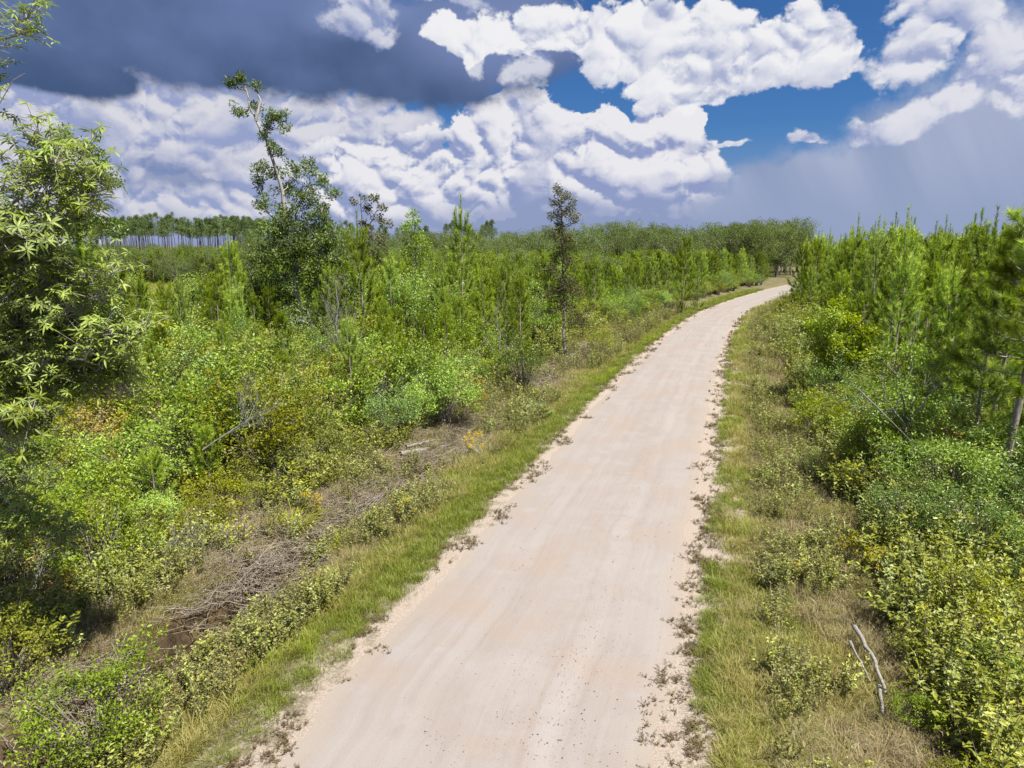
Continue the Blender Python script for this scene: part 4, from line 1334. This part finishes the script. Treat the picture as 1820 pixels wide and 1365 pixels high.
shrub_at(TITI, 'sumac_bush', 'leafy light green bush at the bottom left corner right of the other', 190, 1365, s=.62, wide=1.0)
shrub_at(MYRT, 'sumac_bush', 'leafy olive green bush in the bottom left corner at the picture edge', 40, 1360, s=.62)
shrub_at(DARK, 'round_shrub', 'dark rounded shrub with bright top below the yellow-green bushes', 440, 700, 578, h0=2.9, wide=1.0)
shrub_at(LIME, 'lime_shrub', 'lime green shrub at the right verge edge, below the lime-topped tree', 1445, 790, 700, h0=2.1)
shrub_at(DARK, 'dark_shrub', 'dark dense shrub below the lime-topped tree on the right verge', 1470, 730, 640, h0=2.9)
shrub_at(LIME, 'lime_shrub', 'bright yellow-green shrub in the plantation front above the dark shrub', 1510, 690, 590, h0=2.1)
shrub_at(MYRT, 'myrtle_bush', 'large yellow-green bush at the right edge of the dry verge', 1700, 1110, 1005, h0=1.95, wide=.95)
shrub_at(MYRT, 'myrtle_bush', 'yellow-green bush at the bottom right corner', 1800, 1365, 1295, h0=1.95, wide=.95)
shrub_at(LIME, 'lime_shrub', 'bright green shrub at the right picture edge below the roadside pine', 1800, 1020, 920, h0=2.1)
shrub_at(DARK, 'dark_shrub', 'dark green shrub left of the roadside pine base', 1600, 980, 850, h0=2.9)
shrub_at(DARK, 'dark_shrub', 'dark green shrub directly below the roadside pine stem', 1730, 1010, 860, h0=2.9)
shrub_at(TITI, 'green_shrub', 'mid-green leafy shrub left of the leaning roadside pine', 1690, 930, 780, h0=2.75)
shrub_at(LIME, 'yellow_shrub', 'small bright yellow shrub in scrub below the paired pines', 870, 690, 630, h0=2.1, wide=.9)
shrub_at(MYRT, 'myrtle_bush', 'yellow-green bush at the verge below the brown-leaved tree', 1065, 640, 590, h0=1.95)
shrub_at(DARK, 'dark_shrub', 'dark leafy shrub at the scrub edge left of the verge grass', 700, 790, 690, h0=2.9)
shrub_at(TITI, 'green_shrub', 'green leafy shrub at the scrub edge beside the dead branches', 790, 760, 640, h0=2.75)
shrub_at(DARK, 'dark_shrub', 'dark leafy shrub at the scrub edge below the thin crooked snag', 925, 700, 600, h0=2.9)

KINDS = [(GALL, 'gallberry_shrub', 'olive small-leaved shrub', 1.0), (MYRT, 'wax_myrtle_shrub', 'yellow-green shrub', 1.0), (TITI, 'titi_shrub', 'mid-green leafy shrub', .85), (DARK, 'holly_shrub', 'dark glossy shrub', .8), (LIME, 'gum_shrub', 'lime green shrub', .9), (RUSS, 'sumac_shrub', 'russet low shrub', 1.0), (DRY, 'dry_bush', 'grey leafless twiggy bush', 1.5)]


def zone_words(x, y, left):
    if left:
        d = 'above the eroded ditch' if y < 20 else ('around the bare snag' if y < 38 else 'among the young pines behind the leaning tree')
        e = 'at the scrub edge' if edges(x, y)[0] < 7 else 'inside the scrub'
        return f'{e} {d}'
    d = 'below the roadside pine' if y < 22 else ('below the plantation front' if y < 48 else 'near the road bend')
    return f'on the right verge edge {d}' if edges(x, y)[1] < 7 else f'under the plantation pines {d}'


def scatter_shrubs(n, xr, yr, e0, e1, left, weights, sc, mind):
    got = []
    for tr in range(n * 14):
        if len(got) >= n:
            break
        y = yr[0] + (yr[1] - yr[0]) * rng.random() ** 1.15
        x = xr[0] * y / 1.25 * 1.02 * rng.random() - 2 if left else xr[1] * rng.random() * y * .8
        a, b = edges(x, y)
        e_ = a if left else b
        lim = e0 + .9 * float(fbm(np.array(y * .35), np.array(3.0 if left else 9.0), 51)) + (2.0 * math.exp(-((y - 18.5) / 4.5) ** 2) if left else 0)
        if e_ < lim or e_ > e1 or not in_view(x, y, 120) or not CLEAR(x, y, .1):
            continue
        md = mind * (.8 + y / 50)
        if any((x - p) ** 2 + (y - q) ** 2 < md * md for p, q in got):
            continue
        got.append((x, y))
        w = np.array(weights, float)
        w *= np.exp(1.4 * np.array([float(vnoise(np.array(x * .22), np.array(y * .22), 60 + q)) for q in range(7)]))
        w /= w.sum(); q = int(rng.choice(7, p=w))
        lib, nm, lab, k = KINDS[q]
        if not left and y < 15:
            if rng.random() < .35:
                continue
        edge = (.6 if not left and y < 15 else 1.0) * (.55 + .45 * min(1, max(0, (e_ - lim) / 2.5)))
        s = sc * k * (.65 + .6 * rng.random()) * edge * (1 if y < 45 else 1.2)
        place(lib[int(rng.integers(len(lib)))][0], nm, lab, 'shrub', (x, y, zat(x, y) - .04), rng.random() * 6.28, (s * 1.1, s * 1.1, s), 'scrub left of the road' if left else 'scrub right of the road')
    return got


scatter_shrubs(130, (-1.05, 0), (7.5, 22), 4.5, 60, True, [4, 1.6, .7, .6, .5, .8, 3.2], .85, .75)
scatter_shrubs(190, (-1.05, 0), (20, 40), 4.6, 60, True, [2.6, 2.6, 1.5, 1.7, .9, .6, 1.0], 1.3, 1.25)
scatter_shrubs(170, (-1.05, 0), (38, 75), 4.6, 80, True, [1.6, 2.4, 2, 1.5, .9, .4, .2], 1.45, 1.4)
yb = 60 + 68 * rng.random(150)
for y in yb:                              # bushes along the left verge up to the bend
    e_ = 4.2 + 3.5 * rng.random(); x = float(np.interp(y, YS, XL) - e_ / np.interp(y, YS, COS))
    q = int(rng.choice([0, 1, 2, 3, 4])); lib, nm, lab, k = KINDS[q]
    s = k * (.8 + .5 * rng.random()) * (.7 + .12 * (e_ - 4.2))
    place(lib[int(rng.integers(len(lib)))][0], nm, lab, 'shrub', (x, y, zat(x, y) - .04), rng.random() * 6.28, (s * 1.15, s * 1.15, s), 'scrub left of the road')
for k in range(75):                      # big bushes joining the middle distance
    y = 30 + 65 * rng.random(); x = -.75 * y + rng.random() * (.75 * y + np.interp(y, YS, XL) - 7)
    if not CLEAR(x, y, .6) or edges(x, y)[0] < 7 or (.60 > -x / y > .36 and y > 54):
        continue
    s = (.5 + .45 * rng.random()) * (.75 if y < 42 else 1)
    place(BIGS[k % 3][0], 'tall_titi_shrub', 'tall rounded green shrub', 'shrub', (x, y, zat(x, y)), rng.random() * 6.28, s, 'tall shrubs between the young pines')
scatter_shrubs(150, (0, 1.1), (7, 60), 3.8, 9.5, False, [2.4, 1.4, 1.6, 2.2, 1.0, .5, .9], .95, 1.1)
scatter_shrubs(70, (0, 1.1), (60, 120), 3.2, 7, False, [1, 2.6, 1.5, 1.0, 1.5, .3, .1], 1.0, 1.2)


# ------------------------------------------------------------------ ground cover
def strip(n, side, e0, e1, y0, y1, p=1.0, keep=None):
    """points on a strip along the road edge, thinning with distance"""
    u = rng.random(n)
    if p == 1:
        y = y0 * (y1 / y0) ** u
    else:
        y = (y0 ** (1 - p) + u * (y1 ** (1 - p) - y0 ** (1 - p))) ** (1 / (1 - p))
    e = e0 + (e1 - e0) * rng.random(n)
    c = np.interp(y, YS, COS)
    x = np.interp(y, YS, XL) - e / c if side < 0 else np.interp(y, YS, XR) + e / c
    ok = in_view(x, y, 30)
    if keep is not None:
        ok &= rng.random(n) < keep(x, y, e)
    return x[ok], y[ok], e[ok]


def cover(name, meshes, sets, label, cat, s=(.7, 1.3), far=.016, tilt=.12, dz=-.01):
    x = np.concatenate([q[0] for q in sets]); y = np.concatenate([q[1] for q in sets]); n = len(x)
    sc = (s[0] + (s[1] - s[0]) * rng.random(n)) * (1 + far * np.maximum(y - 12, 0))
    return stuff(name, np.c_[x, y, height(x, y) + dz], rng.random(n) * 6.28, sc, meshes, label, cat, rng.normal(size=(n, 2)) * tilt)


def one(mb, mat):
    return make_mesh('tuft', [(mb, M[mat])])


patch = lambda f, sd, lo, hi: (lambda x, y, e: smooth(lo, hi, fbm(x * f, y * f, sd, 3)))
G_T = [one(make_tuft(34, .17, .006, .55, .7, .11), 'grass') for _ in range(4)]
L_T = [one(make_tuft(34, .19, .007, .55, .7, .11), 'limegrass') for _ in range(3)]
O_T = [one(make_tuft(30, .26, .006, .6, .8, .12), 'olivegrass') for _ in range(4)]
S_T = [one(make_tuft(26, .34, .006, .7, .9, .13), 'straw') for _ in range(4)]


def weed_mesh(h, ns, lv, L, W, sp, mat, flower=None):
    st, lf, fl = make_weed(h, ns, lv, L, W, sp, flower)
    parts = [(st, M['stem']), (lf, M[mat])]
    if flower:
        parts.append((fl, M['gold']))
    return make_mesh('weed', parts)


W_G = [weed_mesh(.5, 7, 22, .055, .02, .3, 'fern') for _ in range(4)]
W_B = [weed_mesh(.15, 9, 13, .05, .014, .30, 'brownweed') for _ in range(4)]
W_D = [weed_mesh(.6, 8, 26, .06, .026, .4, 'gall') for _ in range(3)]
W_Y = [weed_mesh(.6, 8, 26, .07, .03, .4, 'myrtle') for _ in range(3)]

fade = lambda lo, hi: (lambda x, y, e: 1 - smooth(lo, hi, e))
cover('verge_grass', G_T, [
    strip(17000, -1, .25, 2.7, 5, 110, 1.25, lambda x, y, e: (.25 + .75 * smooth(-.5, .1, fbm(x * .9, y * .9, 5))) * smooth(.1, .7, e + .35 * fbm(x * 2, y * 2, 8)) * (1 - .65 * smooth(1.7, 2.7, e)) * (.35 + .65 * smooth(9, 17, y))),
    strip(11000, 1, .45, 2.9, 5, 110, 1.25, lambda x, y, e: smooth(-.3, .25, fbm(x * .8, y * .8, 15)) * (1 - .8 * smooth(1.5, 2.9, e)))],
    'short green grass along both verges of the sand road', 'grass')
cover('lime_grass', L_T, [
    strip(7000, -1, .5, 2.6, 9, 60, 1.2, patch(.45, 71, .12, .4)),
    strip(5500, 1, .6, 2.3, 5, 60, 1.2, patch(.5, 73, .0, .35))],
    'bright lime grass in patches on both verges', 'grass')
cover('olive_grass', O_T, [
    strip(11000, -1, 1.2, 5.2, 5, 70, 1.2, lambda x, y, e: (.3 + .7 * smooth(-.3, .3, fbm(x * .7, y * .7, 81))) * (1 - .9 * smooth(2.7, 3.1, e) * (1 - smooth(4.1, 4.4, e)) * smooth(17, 13, y))),
    strip(13000, 1, .8, 5.5, 5, 90, 1.2, lambda x, y, e: .3 + .7 * smooth(-.3, .3, fbm(x * .7, y * .7, 82)))],
    'olive weedy grass between verge and scrub', 'grass')
cover('dry_grass', S_T, [
    strip(12000, -1, 2.0, 7.5, 5, 60, 1.2, lambda x, y, e: smooth(-.45, .25, fbm(x * .6, y * .6, 91)) * (1 - .85 * smooth(2.7, 3.1, e) * (1 - smooth(4.1, 4.4, e)) * smooth(17, 13, y))),
    strip(9000, 1, 1.6, 5.5, 5, 90, 1.2, patch(.6, 92, -.35, .3))],
    'dry straw-coloured grass between verge and scrub', 'grass')
cover('brown_weeds', W_B, [
    strip(9500, 1, -.40, 1.2, 5, 110, 1.25, lambda x, y, e: smooth(-.30, .5, e + .5 * fbm(x * 1.1, y * 1.1, 61)) * (1 - smooth(.45, 1.2, e)) * (.12 + .88 * smooth(-.15, .35, fbm(x * 1.9, y * 1.9, 62)))),
    strip(3200, -1, -.40, .6, 5, 80, 1.2, patch(1.1, 63, -.05, .35))],
    'brown creeping weeds fraying over the road edges', 'weeds', s=(.25, .7), tilt=.35)
cover('leafy_weeds', W_G + W_D[:1], [
    strip(7000, -1, 1.6, 6.5, 5, 80, 1.2, lambda x, y, e: smooth(-.3, .4, fbm(x * .5, y * .5, 101)) * (1 - .85 * smooth(2.5, 3.0, e) * (1 - smooth(4.3, 4.8, e)) * smooth(17, 13, y))),
    strip(5500, 1, 1.6, 6.0, 5, 90, 1.2, patch(.5, 102, -.2, .4))],
    'low leafy weeds along the scrub edges', 'weeds')
cover('undergrowth', W_D + W_Y, [
    strip(8500, -1, 4.6, 45, 8, 75, .9, lambda x, y, e: .85 * smooth(4.4, 6, e) * smooth(-.6, .1, fbm(x * .4, y * .4, 131))),
    strip(5000, 1, 4.0, 12, 6, 80, 1.0, lambda x, y, e: .8 + 0 * x)],
    'leafy undergrowth filling the scrub', 'undergrowth', s=(.9, 2.0))
cover('twig_litter', [make_mesh('twigs', [(twigs(26, .5, .25), M['twig'])]) for _ in range(4)] + [make_mesh('twigs', [(twigs(30, .34, .3, .004, .06), M['twig'])]) for _ in range(2)], [
    strip(2300, -1, 2.9, 7.5, 6, 45, 1.2, lambda x, y, e: smooth(-.3, .4, fbm(x * .5, y * .5, 111)) * (.5 + .5 * np.exp(-((y - 17) / 6) ** 2))),
    strip(1300, -1, 2.9, 5.2, 13, 48, 1.1, lambda x, y, e: smooth(-.35, .2, fbm(x * .45, y * .45, 113))),
    strip(420, 1, 2.6, 5.5, 6, 45, 1.2, patch(.5, 112, .1, .45))],
    'tangled dry twigs along the ditch bank and verges', 'litter', s=(.6, 1.5), tilt=.2)
# far meadow beyond the scrub on the left
n = 5200
yy = 54 + 75 * rng.random(n); xx = -yy * (.33 + .30 * rng.random(n))
M_T = [one(make_tuft(40, .8, .03, .5, .6, .4), 'limegrass'), one(make_tuft(40, .8, .03, .5, .6, .4), 'olivegrass')]
stuff('meadow_grass', np.c_[xx, yy, height(xx, yy)], rng.random(n) * 6.28, .8 + .5 * rng.random(n), M_T, 'yellow-green meadow grass beyond the scrub on the left', 'grass')


def pebble():
    mb = MB(); t = np.array([(0, 0, 1), (1, 0, 0), (0, 1, 0), (-1, 0, 0), (0, -1, 0), (0, 0, -.4)], float) * (.6 + .6 * rng.random((6, 3))) * [1, 1, .6]
    mb.add(t * .02, [(0, 1, 2), (0, 2, 3), (0, 3, 4), (0, 4, 1), (5, 2, 1), (5, 3, 2), (5, 4, 3), (5, 1, 4)], rng.random())
    return mb


M['pebble'] = leaf_mat('road_pebbles', [(.09, .06, .04), (.17, .125, .095), (.26, .21, .17)], 0, .9, .1)
y = 6 * (34 / 6) ** rng.random(8000); u = np.clip(.58 + .2 * rng.normal(size=8000), .05, .95)
kp = rng.random(8000) < .25 + .75 * smooth(-.2, .3, fbm(u * 4, y * .4, 121))
y, u = y[kp], u[kp]; x = np.interp(y, YS, XL) * (1 - u) + np.interp(y, YS, XR) * u
stuff('road_pebbles', np.c_[x, y, .012 + .05 * (1 - (2 * u - 1) ** 2)], rng.random(len(x)) * 6.28, .18 + .55 * rng.random(len(x)) ** 4, [make_mesh('pebble', [(pebble(), M['pebble'])]) for _ in range(5)], 'small brown pebbles strewn along the middle of the sand road', 'pebbles')


# sedge clumps, goldenrod, palmetto: plants one can pick out
def sedge_at(px, py, label, s=1.0, n=70):
    mb = make_tuft(n, .85 * s, .018, .7, 1.1, .22 * s, var=(.1, 1)); x, y, z = G(px, py)
    e = thing('sedge_clump', label, 'sedge', (x, y, z)); link('blades', make_mesh('sedge_blades', [(mb, M['sedge'])]), e, kind='stuff')


sedge_at(530, 1005, 'arching yellow-green sedge clump beside the verge, largest of three', 1.1, 110)
sedge_at(580, 990, 'arching yellow-green sedge clump in the middle of the three by the verge')
sedge_at(615, 975, 'greener sedge clump on the right of the three by the verge', .9)
sedge_at(1500, 975, 'tall pale grass clump with arching heads on the right verge', .9, 40)
sedge_at(1640, 1235, 'arching pale sedge clump right of the long grey limb', .9, 34)

GOLD = []
for k in range(3):
    st, lf, fl = make_weed(.85, 12, 20, .07, .022, .4, .09)
    GOLD.append([('stems', make_mesh('goldenrod_stems', [(st, M['stem'])], True)), ('foliage', make_mesh('goldenrod_leaves', [(lf, M['fern'])]), 'stuff'), ('flowers', make_mesh('goldenrod_flowers', [(fl, M['gold'])]), 'stuff')])
for k, (px, py, s, lab) in enumerate([
    (868, 650, 1.5, 'yellow flowering weed clump in front of the thin crooked snag'), (855, 730, 1.0, 'orange-yellow flowering weed in dry grass left of the verge, upper of two'), (838, 815, 1.0, 'orange-yellow flowering weed beside the short log end'),
    (1072, 610, 1.3, 'yellow flowering clump at the left verge below the brown-leaved tree'), (1410, 660, 1.1, 'orange flowering weed on the right verge opposite the dark shrub'), (1415, 560, 1.2, 'yellow flowering weed on the right verge near the bend'),
    (1465, 760, 1.1, 'yellow flowering weed at the edge of the right scrub'), (1510, 1005, .8, 'yellow flowering weed in dry grass on the right, left of two'), (1555, 1035, .8, 'yellow flowering weed in dry grass on the right, right of two'), (1410, 1040, .6, 'small orange flowering weed in the right verge grass'),
    (720, 930, .8, 'rusty yellow weed in dry litter left of the verge'), (560, 925, .8, 'rusty yellow weed above the sedge clumps'), (1480, 860, .9, 'yellow weed at the right verge below the lime shrub')]):
    x, y, z = G(px, py)
    place(GOLD[k % 3], 'goldenrod', lab, 'flowering weed', (x, y, z), rng.random() * 6, s, 'flowering weeds along the verges')


def palmetto(px, py, label):
    x, y, z = G(px, py); e = thing('palmetto', label, 'palmetto', (x, y, z))
    for k in range(9):
        a = k * .7 + rng.random() * .3; el = .5 + .6 * rng.random()
        d = np.array((math.cos(a) * math.cos(el), math.sin(a) * math.cos(el), math.sin(el))); tip = d * (.35 + .2 * rng.random())
        mb = MB(); st = MB(); st.tube([(0, 0, 0), tip * .6, tip], [.008, .006, .005], 4)
        s_ = unit(np.cross(d, UP)); w = np.linspace(-1.2, 1.2, 13)
        D = np.cos(w)[:, None] * d + np.sin(w)[:, None] * s_
        mb.leaves(np.repeat(tip[None], 13, 0), D, np.cross(s_, d)[None] + 0 * D, .38, .045, .3 + .5 * rng.random(13), droop=.15)
        link('frond', make_mesh('frond', [(st, M['palmetto']), (mb, M['palmetto'])]), e)


palmetto(955, 745, 'small fan-leaved palmetto beside the grass verge')


# ------------------------------------------------------------------ say which one: rank from the nearest thing one can find
MARKS = [('bare snag', *at(608, 600, 32)[:2]), ('leaning tree', *at(540, 600, 42)[:2]), ('brown-leaved tree', *at(1003, 600, 42)[:2]), ('near bay tree', -8.75, 10.7), ('thick weathered log', *gp(755, 806)),
         ('three sedge clumps', *gp(580, 990)), ('lime-topped verge tree', *at(1485, 600, 30)[:2]), ('leaning-stem roadside pine', 13.6, 18.1), ('long grey limb', *gp(1545, 1200)), ('road bend', 48, 118),
         ('tallest roadside pine', *at(820, 500, 50)[:2]), ('yellow meadow', -45, 93), ('dark pine before bend', *at(1220, 480, 72)[:2]), ('one-candled plantation pine', *at(1602, 500, 46)[:2]), ('crooked snag', *at(890, 600, 36)[:2]),
         ('eroded ditch corner', -6.1, 10.0), ('fan-leaved palmetto', *gp(955, 745)), ('dark round shrub', *gp(440, 700)), ('skyline beyond the bend', 120, 190), ('pines on the skyline', -120, 290), ('skyline behind tallest pine', -15, 210), ('skyline behind brown-leaved tree', 20, 200)]
ORD = 'nearest,second nearest,third nearest,fourth nearest,fifth nearest,sixth nearest,seventh nearest,eighth nearest,ninth nearest,tenth nearest,eleventh nearest,twelfth nearest'.split(',')
fam = {}
for o_, lab, x, y in REG:
    if not (lab.endswith('shrub') or lab.endswith('bush') or 'pine' in lab or 'hardwood' in lab or 'broadleaf' in lab):
        continue
    if o_.name.startswith('goldenrod'):
        continue
    dd = [math.hypot(x - mx, y - my) for _, mx, my in MARKS]
    if lab.endswith('shrub') or lab.endswith('bush'):
        lab += ' ' + side_word(x, y) + ' of the road'
    k = int(np.argmin(dd)); fam.setdefault((lab, k), []).append((dd[k], o_))
for (lab, k), items in fam.items():
    items.sort(key=lambda t: t[0])
    for r_, (_, o_) in enumerate(items):
        o_['label'] = f'{lab}, {ORD[r_]} to the {MARKS[k][0]}' if r_ < 12 else f'{lab}, farther out from the {MARKS[k][0]}'
